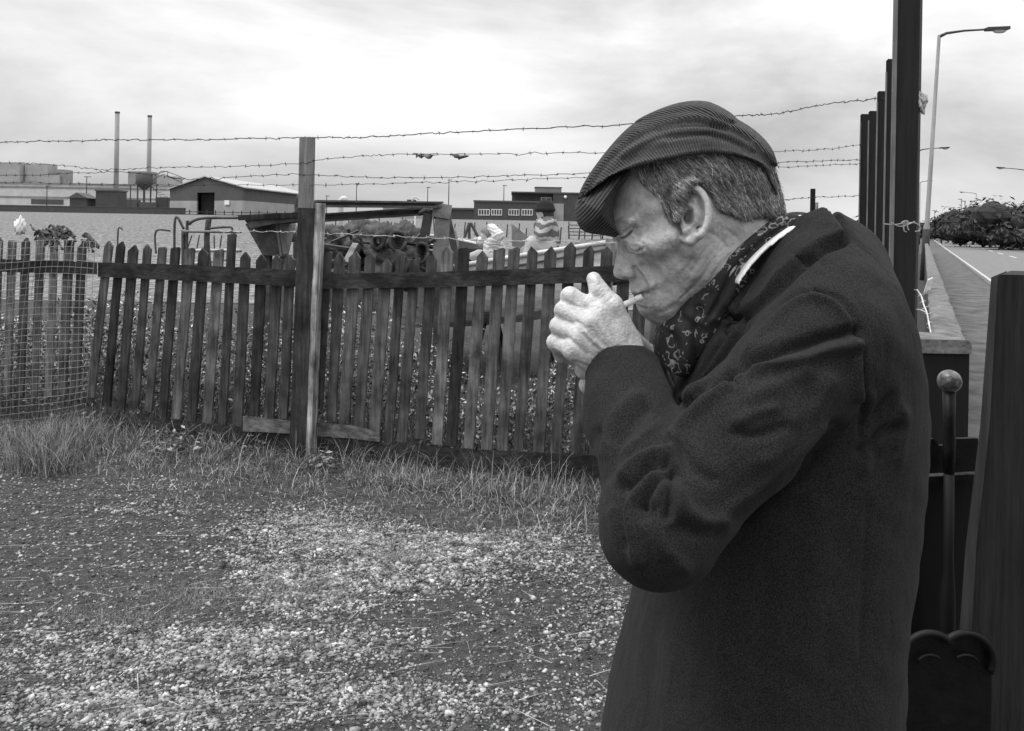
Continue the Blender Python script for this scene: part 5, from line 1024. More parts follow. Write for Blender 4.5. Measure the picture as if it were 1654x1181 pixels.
# ------------------------------------------------------------ yard behind the fence: boat, children, scrap
m_hull = mat('pale boat planking', .66, rough=.7, var=.3, scale=3, stretch=(1, 1, 6), detail=7, bump=.2, bscale=20); m_hulld = mat('dark boat inside', .05, rough=.9, var=.3, scale=6); m_rust = mat('rusty steel', .075, rough=.85, var=.5, scale=9, bump=.4, bscale=40, detail=7); m_rustl = mat('scuffed grey steel', .20, rough=.8, var=.4, scale=7, detail=7)
m_tarp = mat('dark tarpaulin', .06, rough=.8, var=.5, scale=5, bump=.5, bscale=18, detail=7, bdist=.03); m_rope = mat('tarred rope', .07, rough=.95, var=.4, scale=30); m_pipe = mat('pale pipe', .5, rough=.6, var=.2, scale=6)
def boat(name, stern, bow, beam, depth, sheer, label, mh, mi, cat='boat', flip=False):
    S, Bw = np.array(stern, float), np.array(bow, float); ax = Bw - S; L = np.linalg.norm(ax[:2]); u = np.array([ax[0], ax[1], 0])/L; n = np.array([-u[1], u[0], 0]); root = thing(name, (S+Bw)/2*[1, 1, 0] + [0, 0, min(S[2], Bw[2])-depth], label, cat)
    NL, NS = 26, 13; ring = []
    for i in range(NL):
        t = i/(NL-1); hw = beam/2*(1-(max(0, t-.42)/.58)**2.3)*(.74+.26*math.sin(min(1, t/.42)*math.pi/2)); zt = S[2] + (Bw[2]-S[2])*t + sheer*((2*t-1)**2 - .6*0); kd = depth*(1 - .30*max(0, (t-.65)/.35)**2)
        row = []
        for j in range(NS):
            a = -1 + 2*j/(NS-1); c = abs(a); yy = math.copysign(c**.36 if c else 0, a)*hw; zz_ = zt - kd*(1-c**1.25)
            row.append(S + u*(L*t) + n*yy + np.array([0, 0, zz_-S[2]]))
        ring.append(row)
    V = [p for r in ring for p in r]; f = [(i*NS+j, (i+1)*NS+j, (i+1)*NS+j+1, i*NS+j+1) for i in range(NL-1) for j in range(NS-1)] + [tuple(range(NS))]
    o = mesh('hull', V, f, mh, root, False); md = o.modifiers.new('t', 'SOLIDIFY'); md.thickness = .025; md.offset = 1
    for s in (0, NS-1):
        pts = np.array([ring[i][s] for i in range(NL)]); MB().tube(pts + (0, 0, .012), .026, 7).build('gunwale', m_pipe, root, True)
        k = 1 if s == 0 else NS-2; pts = np.array([ring[i][k]*.55 + ring[i][s]*.45 for i in range(NL)]); out = n*(-.02 if s == 0 else .02); MB().tube(pts + out, .016, 6).build('rubbing_strake', m_rustl, root, True)
    st = ring[-1][NS//2]; MB().bar(st + (0, 0, -.05), Bw + u*.03 + (0, 0, .10), .06, .07, n).build('stem_post', m_rustl, root)
    for t in (.25, .55):
        i = int(t*(NL-1)); MB().bar(ring[i][1]*.7+ring[i][2]*.3, ring[i][-2]*.7+ring[i][-3]*.3, .2, .03, u).build('thwart', m_rustl, root)
    return root
boat('rowing_boat', P(668, 452, 9.6), P(982, 402, 7.6), 1.3, .62, .05, 'pale clinker rowing boat raised behind the pickets, its bow towards the old man', m_hull, m_hulld)
for px, dd in ((800, 8.6), (930, 7.9)):
    q = thing('trestle', G(0, 0)*0 + np.append(P(px, 0, dd)[:2], 0), 'rough timber trestle under the stern half of the boat' if px < 850 else 'rough timber trestle under the bow half of the boat', 'trestle'); x, y = P(px, 0, dd)[:2]
    zt = .62 if px < 850 else .78
    MB().bar((x, y-.6, zt), (x, y+.6, zt), .09, .1).build('beam', m_postw, q)
    for a in (-.5, .5):
        for b in (-.2, .2): MB().bar((x+b, y+a, -.05), (x+b*.2, y+a, zt-.04), .06, .06).build('leg', m_postw, q)
d = 11; boat('upturned_boat', P(760, 405, 10.6), P(688+4, 385, 11.4), .9, .4, .03, 'dark curved dinghy with a pale rim beside the A shaped steel leg', m_hulld, m_hulld)
# dark dome hull and pointed bow
def lump(name, c, r, m, label, cat, seed=0, amp=.18, squash=0.0, group=None, n=28):
    rr = np.random.default_rng(seed); V = []; f = []; ph = rr.uniform(0, 6, 12); k = n*2
    for j in range(n+1):
        t = math.pi*j/n
        for i in range(k):
            a = 2*math.pi*i/k; dv = np.array([math.sin(t)*math.cos(a), math.sin(t)*math.sin(a), math.cos(t)])
            w = 1 + amp*(math.sin(3*dv[0]+ph[0]+2*dv[2])*math.sin(4*dv[1]+ph[1]) + .6*math.sin(8*dv[0]+ph[2]+5*dv[1])*math.sin(7*dv[2]+ph[3]) + .35*math.sin(16*dv[1]+ph[4]+6*dv[2])*math.sin(14*dv[0]+ph[5]))
            p = np.array(c) + np.array(r)*dv*w; p[2] = max(p[2], -.04); V.append(p)
    f = [(j*k+i, (j+1)*k+i, (j+1)*k+(i+1) % k, j*k+(i+1) % k) for j in range(n) for i in range(k)]
    o = mesh(name, V, f, m, None, True, origin=np.array([c[0], c[1], 0])); return tag(o, label, cat, group)
lump('tarpaulin', P(968, 425, 11.5), (.62, .5, .34), m_tarp, 'smooth dark tarpaulin hump right of the seated child', 'tarpaulin', 4, .04)
cq_ = [P(826, 361, 10.5), P(858, 386, 10.5), P(840, 402, 10.5), P(827, 398, 10.5)]; MB().prism(cq_, (0, .5, 0)).build('boat_prow', m_rustl, None, False, origin=np.array(P(840, 398, 10.5))); tag(COL.objects[-1], 'pointed grey prow sticking up left of the seated child', 'boat prow')
lump('sack', P(722, 392, 9.2), (.12, .2, .22), m_rustl, 'pale lumpy sack beside the A shaped leg', 'sack', 9, .1)
pv_ = thing('pivot_stand', P(760, 388, 11), 'small dark tripod pivot standing on the dinghy', 'stand')
for a, b in (((758, 360), (750, 385)), ((760, 360), (772, 382)), ((758, 360), (758, 386))): MB().tube([P(*a, 11), P(*b, 11)], .022, 6).build('leg', m_rust, pv_)
# steel frame: beams and A leg
fr = thing('steel_frame', np.append(P(700, 0, 8)[:2], 0), 'rusty steel lifting frame with two beams and an A shaped leg', 'frame')
def beam(a, b, d0_, d1_, h, name, m=m_rust, w=.10):
    A, B = P(*a, d0_), P(*b, d1_); mb = MB(); up = np.array([0, 0, 1.]); 
    mb.bar(A + up*h/2, B + up*h/2, w, .018, (0, 1, 0)); mb.bar(A - up*h/2, B - up*h/2, w, .018, (0, 1, 0)); mb.bar(A, B, .014, h-.02, (0, 1, 0)); return mb.build(name, m, fr)
beam((508, 329), (712, 331), 7.2, 8.0, .045, 'top_beam'); beam((518, 352), (692, 341), 7.4, 8.1, .06, 'lower_beam')
MB().bar(P(692, 345, 8), P(676, 440, 8.0), .09, .07).build('leg', m_rust, fr); MB().bar(P(716, 346, 8), P(708, 452, 8.0), .15, .06).build('leg', m_rustl, fr); MB().bar(P(722, 346, 8), P(742, 440, 8), .065, .05).build('leg', m_rust, fr); MB().bar(P(712, 440, 8), P(706, 700, 8), .12, .08).build('leg', m_rust, fr)
MB().bar(P(700, 338, 8), P(728, 343, 8), .14, .10).build('head_block', m_rustl, fr); MB().tube([P(676, 345, 8), P(688, 340, 8), P(700, 344, 8), P(708, 340, 8)], .03, 8).build('hook', m_rust, fr); MB().bar(P(512, 329, 7.2), P(512, 720, 7.2), .08, .08).build('leg', m_rust, fr)
# pale vent pipe
vp = thing('vent_pipe', np.append(P(550, 0, 9)[:2], 0), 'pale upright vent pipe with a round hooked top', 'pipe'); mb = MB(); mb.tube([np.append(P(550, 0, 9)[:2], 0), P(550, 330, 9)] + [P(550 + 3*math.sin(a)*1, 326 - 5*math.sin(a), 9) + np.array([.02*(1-math.cos(a)), 0, 0]) for a in np.linspace(.3, 3, 7)], .035, 10); mb.build('pipe', m_pipe, vp, True)
rv = thing('vent_pipe', np.append(P(671, 0, 30)[:2], 0), 'small pale round vent above the steel beam', 'pipe'); rc = P(671, 324, 30); mb = MB(); mb.tube([rc + (.12*math.cos(a), 0, .12*math.sin(a)) for a in np.linspace(0, 6.3, 16)], .03, 6); mb.tube([rc - (0, 0, .1), (rc[0], rc[1], 0)], .03, 6); mb.build('pipe', m_pipe, rv, True)
# heap of scrap: tarpaulins, sacks and rope
hp_ = [(560, 408, 8.4, .24, .26, 'rumpled dark tarpaulin at the left end of the scrap heap, by the split post'), (592, 400, 8.6, .24, .28, 'rumpled dark tarpaulin right of the first on the scrap heap'), (625, 404, 8.3, .22, .26, 'dark folded sheet in the middle of the scrap heap'), (655, 402, 8.5, .2, .25, 'dark sheet on the right end of the scrap heap'), (640, 432, 8.0, .3, .2, 'wide dark sheet low at the front of the scrap heap')]
for i, (px, py, dd, rx, rz_, lab) in enumerate(hp_): lump('tarpaulin', P(px, py, dd), (rx, .3, rz_), m_tarp, lab, 'tarpaulin', 20+i, .28, 0, 'scrap heap sheets')
for i, (px, py, lab) in enumerate(((683, 408, 'large coil of tarred rope beside the A shaped leg'), (612, 392, 'small coil of tarred rope on top of the scrap heap'), (645, 390, 'loose rope loops on the scrap heap'))):
    c = P(px, py, 7.9); mb = MB()
    for k in range(4):
        R_ = .075 - .010*k if i != 1 else .05; mb.tube([c + (R_*math.cos(a)*(1 if i else .8), .05*k - .1 + .02*math.sin(3*a), R_*1.25*math.sin(a) + .01*k) for a in np.linspace(0, 6.28, 22)], .018, 6)
    tag(mb.build('rope_coil', m_rope, None, True, origin=c), lab, 'rope')
m_debris = mat('scrap debris', .075, rough=.9, var=.5, scale=12)
for i in range(34):
    px = rnd.uniform(535, 690); py = rnd.uniform(378, 440); c = P(px, py, rnd.uniform(7.8, 8.4)); a = npr.normal(0, 1, 3); a[1] *= .4; a *= .16/np.linalg.norm(a)
    MB().bar(c-a, c+a, rnd.uniform(.02, .06), rnd.uniform(.015, .03)).build('scrap_bar', m_debris if i % 3 else m_rustl, None, False, origin=c); tag(COL.objects[-1], 'short bent piece of scrap metal lying on the dark scrap heap', 'scrap', 'scrap metal pieces')
ax_ = thing('crate', np.append(P(620, 0, 14)[:2], 0), 'row of dark box crates in the field behind the scrap heap', 'crates')
for a, b, t, u in ((527, 546, 366, 378), (556, 598, 365, 381), (604, 628, 366, 382)): bx(X(a, 14), X(b, 14), 14, 14.4, 0, Zp(a, t, 14), m_rust, 'box', ax_)
# hopper left of the split post
ho = thing('metal_hopper', np.append(P(440, 0, 8)[:2], 0), 'rusty tapered metal hopper under a sloping plank, left of the split post', 'hopper')
T4 = [P(396, 362, 8.0), P(448, 360, 7.9), P(478, 362, 8.5), P(412, 364, 8.6)]; B4 = [P(424, 412, 8.0), P(456, 414, 7.95), P(466, 412, 8.3), P(432, 412, 8.3)]
V = T4 + B4; mesh('chute', V, [(0, 4, 5, 1), (3, 2, 6, 7), (0, 3, 7, 4), (4, 7, 6, 5)], m_rust, ho); mesh('side_plate', [V[1] + (0, -.01, 0), V[5] + (0, -.01, 0), V[6] + (0, -.01, 0), V[2] + (0, -.01, 0)], [(0, 1, 2, 3)], m_rustl, ho)
for o in list(ho.children): md = o.modifiers.new('s', 'SOLIDIFY'); md.thickness = .02
MB().prism([P(393, 353, 7.8), P(490, 346, 7.8), P(490, 356, 7.8), P(440, 362, 7.8), P(405, 369, 7.8)], (0, .5, 0)).build('plank_roof', m_rust, ho); MB().bar(P(386, 352, 7.8), P(490, 347, 7.8), .05, .05).build('edge_bar', m_postw, ho)
MB().bar(P(430, 412, 8.1), P(428, 690, 8.1), .1, .1).build('leg', m_rust, ho); MB().bar(P(462, 412, 8.2), P(466, 690, 8.2), .1, .1).build('leg', m_rustl, ho)
lump('barrel_lid', P(466, 374, 8.8), (.14, .2, .12), m_rustl, 'round grey drum end leaning behind the hopper', 'drum', 2, .03)
# pipe frames
pf = thing('pipe_frame', np.append(P(340, 0, 8.4)[:2], 0), 'bent grey pipe frame like an old bed end, left of the hopper', 'frame')
def pp(pts, dd, r=.014, name='pipe', m=m_rust): MB().tube(crom([P(a, b, dd) for a, b in pts], 6), r, 7).build(name, m, pf, True)
pp([(302, 560), (302, 374), (306, 362), (320, 354), (345, 352), (400, 352)], 8.4, .016); pp([(296, 374), (390, 375)], 8.35, .014, 'rail', m_rustl); pp([(282, 440), (283, 353), (297, 370)], 8.2, .013); pp([(337, 354), (334, 390), (338, 440)], 8.4, .03, 'bar'); pp([(338, 369), (372, 367), (374, 375)], 8.3, .012); pp([(313, 405), (390, 405)], 8.5, .02, 'pale_rail', m_pipe); pp([(290, 430), (330, 424), (372, 418)], 8.5, .018, 'pale_rail', m_pipe); pp([(252, 410), (252, 374), (275, 373)], 8.6, .01); pp([(190, 420), (191, 371), (198, 371)], 9, .009); pp([(296, 372), (296, 450)], 8.4, .02, 'bar')
for k in range(7): pp([(310+k*12, 380), (306+k*12+rnd.uniform(-6, 10), 404)], 8.6, .007, 'wire')
# debris over the leftmost pickets
for i, (x0, x1, py, lab) in enumerate(((48, 84, 384, 'left bundle of rolled dark rags lying on the leftmost pickets'), (76, 118, 380, 'bigger bundle of rolled dark rags lying on the leftmost pickets'), (126, 148, 391, 'small dark rag caught on the corner of the wire mesh'))):
    mb = MB()
    for k in range(20 if i < 2 else 9):
        a = rnd.uniform(x0, x1-8); L = rnd.uniform(10, 26); y0 = py + rnd.uniform(-15, 8) * (1 if i < 2 else .6); sl = rnd.uniform(-7, 9)
        mb.tube(crom([fp(a, y0+sl, -.05+rnd.gauss(0, .03)), fp(a+L*.3, y0-rnd.uniform(0, 7), -.03), fp(a+L*.7, y0+rnd.uniform(-2, 6), 0), fp(a+L, y0+rnd.uniform(2, 16), .02)], 5), [rnd.uniform(.003, .013) for _ in range(16)], 7)
    tag(mb.build('rag_bundle', m_tarp, None, True, origin=fp(x0, py)), lab, 'rags', 'rag bundles')
lump('white_sack', fp(33, 366, -.15), (.04, .05, .07), mat('white sacking', .7, rough=.9, var=.15, scale=10), 'small white sack slumped at the left end of the pickets', 'sack', 51, .22)
# ------------------------------------------------------------ the children and the man in the yard
m_kskin = mat('child skin', .42, rough=.6, var=.1, scale=40); m_hairk = mat('dark child hair', .03, rough=.7, var=.4, scale=90); m_jean = mat('light jeans', .40, rough=.9, var=.15, scale=30); m_dark = mat('dark jacket', .03, rough=.9, var=.3, scale=20); m_hat = mat('dark wool hat', .015, rough=.95, var=.2, scale=60); m_short = mat('light shorts', .35, rough=.9, var=.2, scale=30)
def striped(name, a, b, freq, ax=2):
    m = mat(name, a, rough=.9, var=.1, scale=40); t = m.node_tree; N = t.nodes; L = t.links; bs = N['Principled BSDF']; base = bs.inputs['Base Color'].links[0].from_socket
    c = N.new('ShaderNodeTexCoord'); s = N.new('ShaderNodeSeparateXYZ'); nz_ = N.new('ShaderNodeTexNoise'); nz_.inputs['Scale'].default_value = 7; L.new(c.outputs['Object'], nz_.inputs['Vector']); sc2 = N.new('ShaderNodeVectorMath'); sc2.operation = 'SCALE'; sc2.inputs['Scale'].default_value = .16; L.new(nz_.outputs['Color'], sc2.inputs[0]); ad2 = N.new('ShaderNodeVectorMath'); ad2.operation = 'ADD'; L.new(c.outputs['Object'], ad2.inputs[0]); L.new(sc2.outputs[0], ad2.inputs[1]); L.new(ad2.outputs[0], s.inputs[0]); mu = N.new('ShaderNodeMath'); mu.operation = 'MULTIPLY'; mu.inputs[1].default_value = freq; L.new(s.outputs[ax], mu.inputs[0]); sn = N.new('ShaderNodeMath'); sn.operation = 'SINE'; L.new(mu.outputs[0], sn.inputs[0]); g = N.new('ShaderNodeMath'); g.operation = 'GREATER_THAN'; g.inputs[1].default_value = .1; L.new(sn.outputs[0], g.inputs[0])
    x = N.new('ShaderNodeMix'); x.data_type = 'RGBA'; L.new(g.outputs[0], x.inputs[0]); L.new(base, x.inputs[6]); x.inputs[7].default_value = (b, b, b, 1); L.new(x.outputs[2], bs.inputs['Base Color']); return m
def figure(label, root_p, joints, d, shirt, trouser, hairm, hat=None, h=.011):
    """joints: photo points and depths of head, neck, hip, shoulders, elbows, hands, knees, feet"""
    J = {k: P(*v) for k, v in joints.items()}; t = thing('person', root_p, label, 'person'); allp = np.array(list(J.values())); lo = allp.min(0)-.2; hi = allp.max(0)+.25; lo[2] = max(lo[2], -.02)
    g = Grid(lo, hi, h)
    def body(gr, e=0.0, what='all'):
        f = None
        def add(x, k=.02):
            nonlocal f; f = x if f is None else smin(f, x, k)
        if what == 'all':
            hd = J['head']; add(gr.ball(hd, (.085, .075, .105))); add(gr.cone(hd + (-.02*J['face'], 0, -.05), hd + (-.045*J['face'], 0, -.055), .05, .035), .03); add(gr.ball(hd + (-.088*J['face'], 0, -.02), .014), .015); add(gr.cone(J['neck'] + (0, 0, .06), J['neck'], .04, .045), .03)
            for s in 'lr': add(gr.ball(hd + (.01, .075 if s == 'l' else -.075, -.01), (.018, .01, .025)), .006)
        if what in ('all', 'top'):
            mid = (J['neck']+J['hip'])/2; add(gr.cone(J['neck'] - (0, 0, .03), mid, .085+e, .10+e), .03); add(gr.cone(mid, J['hip'], .10+e, .105+e), .03)
            for s in 'lr': add(gr.cone(J['sh'+s], J['el'+s], .047+e, .037+e), .03); add(gr.cone(J['el'+s], J['ha'+s], .037+e, .028+e if what == 'all' else .034+e), .02)
        if what in ('all', 'leg'):
            if what == 'leg': add(gr.ball(J['hip'], (.115+e, .12+e, .09+e)))
            for s in 'lr': add(gr.cone(J['hip'] + (0, .055 if s == 'r' else -.055, -.02), J['kn'+s], .075+e, .052+e), .03); add(gr.cone(J['kn'+s], J['fo'+s], .052+e, .036+e), .02)
        if what == 'all':
            for s in 'lr':
                hdp = J['ha'+s]; ax = (hdp-J['el'+s]); ax /= np.linalg.norm(ax); add(gr.cone(hdp, hdp+ax*.06, .028, .024), .015)
                for kk in range(4): add(gr.cone(hdp+ax*.06 + np.array([0, (kk-1.5)*.013, 0]), hdp+ax*(.105 - .008*abs(kk-1.5)) + np.array([0, (kk-1.5)*.015, -.02]), .009, .008), .004)
        return f
    J['face'] = joints_face
    v, q = g.mesh(body(g), 2); mesh('body', v, q, m_kskin, t, True)
    f = body(g, .024, 'top')
    if trim: # short sleeves
        for s in 'lr':
            a = J['el'+s]*.6 + J['sh'+s]*.4; ax = J['el'+s]-J['sh'+s]; ax /= np.linalg.norm(ax); f = np.maximum(f, np.minimum(-(gr_ball(g, J['el'+s], .14)), .5)) if False else f
    v, q = g.mesh(f, 2); mesh('jumper', v, q, shirt, t, True)
    v, q = g.mesh(body(g, .010, 'leg'), 2); mesh('trousers', v, q, trouser, t, True)
    for s in 'lr':
        gs_ = Grid(J['fo'+s] - .2, J['fo'+s] + .2, .012); c = J['fo'+s]; fs_ = smin(gs_.ball(c + (0, 0, -.03), .05), gs_.ball(c + (-.08*J['face'], 0, -.05), (.09, .045, .035)), .03); v, q = gs_.mesh(fs_, 1); mesh('shoe', v, q, m_dark, t, True)
    hd = J['head']; gh_ = Grid(hd - .2, hd + .2, .009); F_ = J['face']
    hf = np.maximum(gh_.ball(hd, (.098, .087, .115)), -gh_.ball(hd + (-.075*F_, 0, -.06), (.075, .12, .085))); hf = smin(hf, gh_.ball(hd + (.05*F_, 0, -.08), (.06, .07, .09)), .02); v, q = gh_.mesh(hf, 2); mesh('hair', v, q, hairm, t, True)
    if hat:
        ht = np.maximum(gh_.ball(hd + (0, 0, .02), (.108, .097, .118)), hd[2] + .01 - gh_.Z); ht = smin(ht, np.maximum(gh_.ball(hd + (0, 0, .02), (.118, .108, .05)), .0 + hd[2] - .005 - gh_.Z), .01); v, q = gh_.mesh(ht, 2); mesh('hat', v, q, hat, t, True)
    return t
trim = False
joints_face = 1.0
dk = 8.9
figure('child in a dark hat and striped jumper sitting on the edge of the boat', P(876, 402, dk), dict(head=(880, 342, dk), neck=(884, 356, dk), hip=(885, 394, dk), shl=(885, 362, dk-.11), shr=(885, 362, dk+.11), ell=(874, 380, dk-.15), elr=(872, 378, dk+.14), hal=(872, 366, dk-.08), har=(870, 364, dk+.08), knl=(858, 392, dk-.08), knr=(860, 390, dk+.08), fol=(848, 424, dk-.08), for_=(850, 424, dk+.08)) | {'for': (850, 424, dk+.08)}, dk, striped('jumper with broad stripes', .10, .34, 68), m_jean, m_hairk, m_hat)
dk = 9.6
figure('smaller child in a white striped shirt leaning back with one arm over the face', P(800, 410, dk), dict(head=(789, 378, dk), neck=(796, 388, dk), hip=(800, 416, dk), shl=(798, 391, dk-.10), shr=(797, 391, dk+.10), ell=(806, 380, dk-.16), elr=(786, 396, dk+.15), hal=(795, 369, dk-.08), har=(776, 390, dk+.12), knl=(774, 412, dk-.08), knr=(776, 412, dk+.08), fol=(756, 416, dk-.08)) | {'for': (758, 416, dk+.08)}, dk, striped('white shirt with thin stripes', .38, .66, 120), m_short, mat('fair child hair', .18, rough=.8, var=.4, scale=80), None)
joints_face = -1.0
dk = 10.2
figure('person in a dark jacket standing half hidden behind the split post', np.append(P(489, 0, dk)[:2], 0), dict(head=(490, 324, dk), neck=(490, 338, dk), hip=(490, 420, dk), shl=(489, 345, dk-.16), shr=(489, 345, dk+.16), ell=(481, 378, dk-.2), elr=(490, 378, dk+.2), hal=(488, 405, dk-.22), har=(495, 405, dk+.2), knl=(490, 490, dk-.08), knr=(490, 490, dk+.08), fol=(488, 551, dk-.08)) | {'for': (492, 551, dk+.08)}, dk, m_dark, m_dark, m_hairk, None, .014)
# ------------------------------------------------------------ right: tall posts, low wall, gate
m_tall = mat('tarred post wood', .012, rough=.75, var=.45, scale=4, bump=.5, bscale=12, stretch=(12, 12, 1), detail=8, spec=.25, bdist=.004)
m_edge = mat('worn grey post edge', .14, rough=.9, var=.4, scale=5, stretch=(12, 12, 1), detail=8)
for l, r, top, dd, lab in ((1438, 1480, -60, 3.1, 'nearest and tallest tarred post, cut by the top of the picture'), (1426.5, 1450, 95, 4.55, 'second nearest tarred post, half behind the tallest'), (1413, 1434, 147, 5.5, 'third tarred post from the camera, stepped below the second'), (1399.5, 1420, 179, 6.2, 'fourth tarred post from the camera'), (1386.5, 1404, 184, 6.8, 'farthest tarred post of the row, lowest top')):
    x0, x1 = X(l, dd), X(r, dd); q = thing('tall_post', ((x0+x1)/2, dd, 0), lab, 'post', 'row of tall tarred posts'); zt = Zp(l, top, dd); w = x1-x0
    MB().prism([(x0, dd, -.1), (x1, dd, -.1), (x1, dd, zt-.012), (x1-.012, dd, zt), (x0+.012, dd, zt), (x0, dd, zt-.012)], (.055, .09, 0)).build('post', m_tall, q)
    if dd < 4: MB().box((x0-.004+.0075, dd-.004, zt/2), (.015, .008, zt)).build('worn_edge', m_edge, q)
    else: MB().box((x0+.001, dd-.004, zt*.49), (.007, .008, zt*.96)).build('worn_edge', m_edge, q)
tw = MB()
def loop(pts, dd, r=.0026): tw.tube(crom([P(a, b, dd) for a, b in pts], 6), r, 6)
loop([(1428, 362), (1445, 363), (1460, 361), (1475, 360), (1484, 364), (1486, 372), (1478, 374)], 3.03); loop([(1460, 358), (1460, 372), (1464, 375)], 3.01); loop([(1465, 358), (1466, 368), (1468, 372)], 3.01); loop([(1456, 360), (1462, 357), (1467, 358)], 3.01); loop([(1440, 360), (1455, 366), (1478, 358)], 3.02)
tag(tw.build('wire_tie', m_wire, None, True, origin=np.array(P(1460, 365, 3.03))), 'twisted wire tie round the tallest tarred post', 'wire')
lump('rag_knot', P(1487, 165, 3.12), (.02, .02, .035), mat('pale rag', .4, rough=.9, var=.5, scale=60), 'torn pale rag caught on the edge of the tallest post', 'rag', 13, .35)
# low wall with a rough concrete coping running off along the pavement
m_cop = mat('rough concrete coping', .13, rough=.95, var=.45, scale=22, bump=.9, bscale=60, detail=9, bdist=.006); m_lw = mat('dark brick wall', .04, rough=.9, var=.3, scale=10)
lw = thing('low_wall', (1.45, 2.55, 0), 'low dark wall with a rough concrete coping beside the pavement', 'wall')
def wl_(l0, l1, z0, z1, y0, y1): return [(.512*y0+l0, y0, z0), (.512*y0+l1, y0, z0), (.512*y0+l1, y0, z1), (.512*y0+l0, y0, z1)], (.512*(y1-y0), y1-y0, 0)
zc = 1.205; b0 = .03
mb = MB(); mb.prism(*wl_(b0+.01, b0+.10, -.1, zc-.05, 2.55, 60)); mb.build('brickwork', m_lw, lw)
mb = MB(); yy = [2.52 + .09*i for i in range(45)] + list(np.geomspace(6.6, 60, 30)); rr = random.Random(4); V = []; f = []
for y in yy:
    for l, z in ((b0, zc-.048), (b0+.11, zc-.048), (b0+.11, zc-.006), (b0+.10, zc), (b0+.055, zc+.003), (b0+.012, zc), (b0, zc-.006)): V.append((.512*y+l+rr.gauss(0, .002), y, z+rr.gauss(0, .0025)))
for i in range(len(yy)-1):
    for j in range(7): f.append((i*7+j, i*7+(j+1) % 7, (i+1)*7+(j+1) % 7, (i+1)*7+j))
f += [(6, 5, 4, 3, 2, 1, 0)]; mesh('coping', V, f, m_cop, lw)
c = P(1503, 462, 4.9); MB().prism([P(1492, 474, 4.9), P(1502, 476, 4.9), P(1507, 449, 4.9), P(1499, 453, 4.9)], (.06, .12, 0)).build('broken_stone', mat('pale broken concrete', .45, rough=.9, var=.3, scale=25), None, False, origin=c); tag(COL.objects[-1], 'pale broken lump of concrete standing on the low wall', 'stone')
bw_ = MB(); bl = crom([P(1481, 468, 3.1), P(1488, 478, 3.0), P(1492, 492, 2.95), P(1497, 505, 2.9), P(1500, 520, 2.8), P(1503, 535, 2.7), P(1506, 547, 2.62)], 5); bw_.tube(bl, .0028, 6)
rr = random.Random(2)
for i in range(0, len(bl), 4):
    for k in range(2): a = np.array([rr.uniform(.4, 1), rr.gauss(0, .3), rr.gauss(.2, .5)]); a *= .016/np.linalg.norm(a)*(1 if k else -.8); bw_.tube([bl[i], bl[i]+a], [.0014, .001], 4)
bw_.tube(crom([P(1481, 500, 3.05), P(1488, 501, 3.0), P(1496, 505, 2.92)], 4), .003, 6)
tag(bw_.build('barbed_wire', m_barbl, None, True, origin=bl[0]), 'bright snapped barbed wire curling down beside the tallest post onto the low wall', 'barbed wire')
# gate pier, latch and gate
m_pier = mat('tarred pier wood', .005, rough=.7, var=.5, scale=6, spec=.25, stretch=(8, 8, 1)); m_iron = mat('worn black iron', .004, rough=.5, var=.6, scale=30, spec=.2, bump=.3, bscale=120, bdist=.003); m_ball = mat('worn bright iron', .10, rough=.30, var=.75, scale=40, metal=.5, detail=8, contrast=(.4, .6))
d = 2.30; gp = thing('gate_pier', (X(1530, d), d, 0), 'square black gate pier with a rough concrete cap, below the pavement', 'gate pier'); x0, x1 = X(1462, d), X(1571, d); ztop = Zp(1530, 549, d); zcap = Zp(1530, 571, d)
MB().box(((x0+x1)/2, d+.08, zcap/2-.002), (x1-x0, .15, zcap)).build('shaft', m_pier, gp)
mb = MB(); r = .012; V = []; prof = [(x0, zcap), (x1+.001, zcap), (x1+.001, ztop-r), (x1-r*.4, ztop-r*.3), (x1-r*1.3, ztop), ((x0+x1)/2, ztop+.001), (x0, ztop)]
mb.prism([(x, d-.004, z) for x, z in prof], (0, .17, 0)); mb.build('cap', m_cop, gp)
d = 1.86; la = thing('gate_latch', (X(1533, d), d, 0), 'black iron gate latch with a worn ball knob in front of the pier', 'latch')
MB().ball(P(1533.5, 616, d), .0265, 24, 16).build('ball_knob', m_ball, la, True)
MB().tube([P(1533, 632, d), P(1533, 690, d), P(1533, 724, d), P(1533, 764, d)], [.014, .0125, .0135, .012], 16).build('drop_bolt', m_iron, la, True)
MB().tube([P(1533, 765, d), P(1532, 905, d), P(1532, 925, d), P(1530, 960, d), P(1530, 1180, d)], [.0115, .011, .012, .017, .016], 16).build('lower_bolt', m_pier, la, True)
pz = lambda a, b: P(a, b, d+.03)
MB().prism([pz(1470, 766), pz(1472, 742), pz(1486, 712), pz(1492, 709), pz(1508, 709), pz(1517, 720), pz(1545, 720), pz(1546, 709), pz(1580, 708), pz(1580, 764)][::-1], (0, .012, 0)).build('guide_plate', m_iron, la)
gtx = thing('iron_gate', (X(1530, d), d+.05, 0), 'black sheet iron gate behind the drop bolt', 'gate')
MB().prism([P(1440, 772, d+.06), P(1585, 766, d+.06), P(1590, 1400, d+.06), P(1440, 1400, d+.06)], (0, .02, 0)).build('sheet', m_pier, gtx)
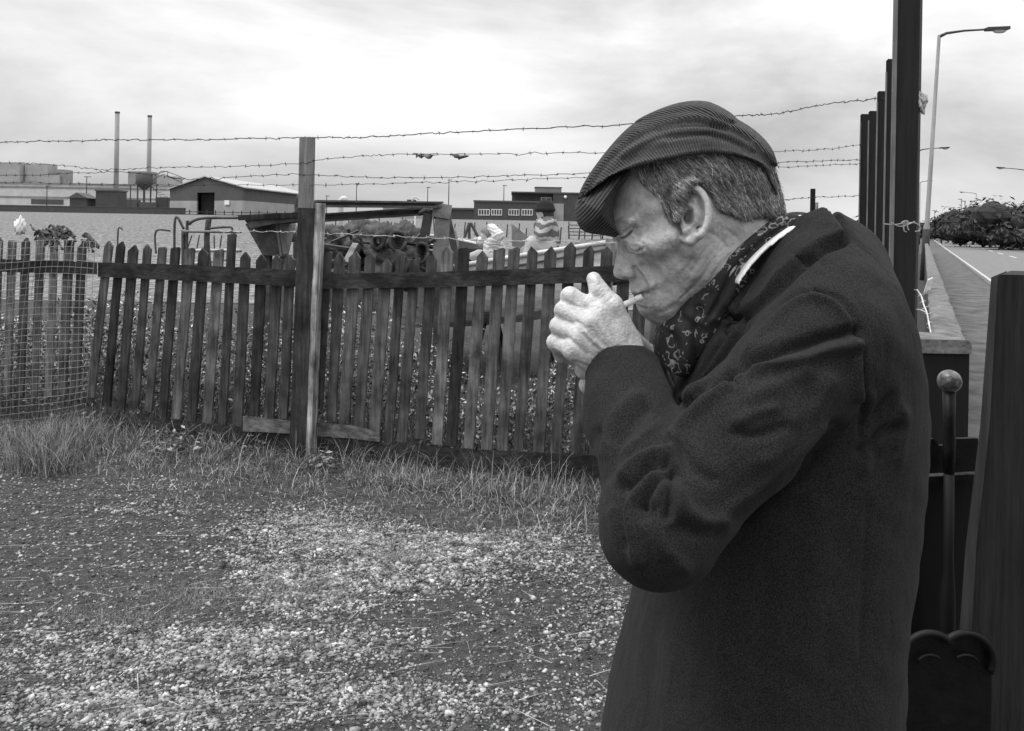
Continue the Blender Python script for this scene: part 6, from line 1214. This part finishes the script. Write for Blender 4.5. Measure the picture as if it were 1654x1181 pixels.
MB().bar(P(1440, 772, d+.03), P(1590, 765, d+.03), .05, .012, (0, 1, 0)).build('top_bar', m_iron, gtx); MB().bar(P(1440, 768, d+.035), P(1590, 761, d+.035), .004, .05, (0, 0, 1)).build('bright_edge', m_ball, gtx); MB().bar(P(1474, 780, d+.03), P(1474, 1180, d+.03), .02, .02).build('stile', m_iron, gtx)
# open wooden gate stile at the right edge
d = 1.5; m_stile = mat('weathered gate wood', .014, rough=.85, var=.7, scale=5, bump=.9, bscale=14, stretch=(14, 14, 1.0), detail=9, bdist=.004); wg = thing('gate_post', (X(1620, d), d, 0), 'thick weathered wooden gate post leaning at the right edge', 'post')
def gpz(a, b, dd): return P(a, b, dd)
prof = [(1601, 448), (1607, 444), (1613, 443.5), (1700, 446), (1700, 1300), (1523, 1300), (1546, 1069), (1560, 880), (1583, 690)]
MB().prism([P(a+10, b, d) for a, b in prof][::-1], (.115, .16, 0)).build('plank', m_stile, wg)
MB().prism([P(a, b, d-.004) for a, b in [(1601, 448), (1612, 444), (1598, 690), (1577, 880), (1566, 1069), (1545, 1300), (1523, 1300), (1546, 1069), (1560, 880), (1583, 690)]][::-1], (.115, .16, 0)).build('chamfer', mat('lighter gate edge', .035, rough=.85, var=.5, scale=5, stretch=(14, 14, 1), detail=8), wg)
# two lobed iron scroll at the foot of the gate
d = 1.45; sc_ = thing('iron_scroll', (X(1528, d), d, 0), 'two lobed black iron scroll standing in front of the gate foot', 'ironwork'); mb = MB()
for cx, s in ((1502, 1), (1560, -1)):
    mb.tube([P(cx - s*44*math.cos(a), 1066 - 43*math.sin(a), d) for a in np.linspace(-.5, 2.45, 20)], .0065, 8)
    mb.tube([P(cx - s*22*math.cos(a), 1078 - 20*math.sin(a), d) for a in np.linspace(.4, 2.4, 10)], .003, 6)
mb.build('scroll', m_iron, sc_, True); MB().prism([P(1462, 1075, d+.01), P(1466, 1052, d+.01), P(1482, 1032, d+.01), P(1502, 1025, d+.01), P(1530, 1036, d+.01), P(1560, 1026, d+.01), P(1585, 1036, d+.01), P(1602, 1062, d+.01), P(1600, 1200, d+.01), P(1462, 1200, d+.01)][::-1], (0, .012, 0)).build('back_plate', m_iron, sc_)
MB().tube([P(1528, 1062, d+.03), P(1528, 1400, d+.03)], .012, 8).build('stem', m_iron, sc_)
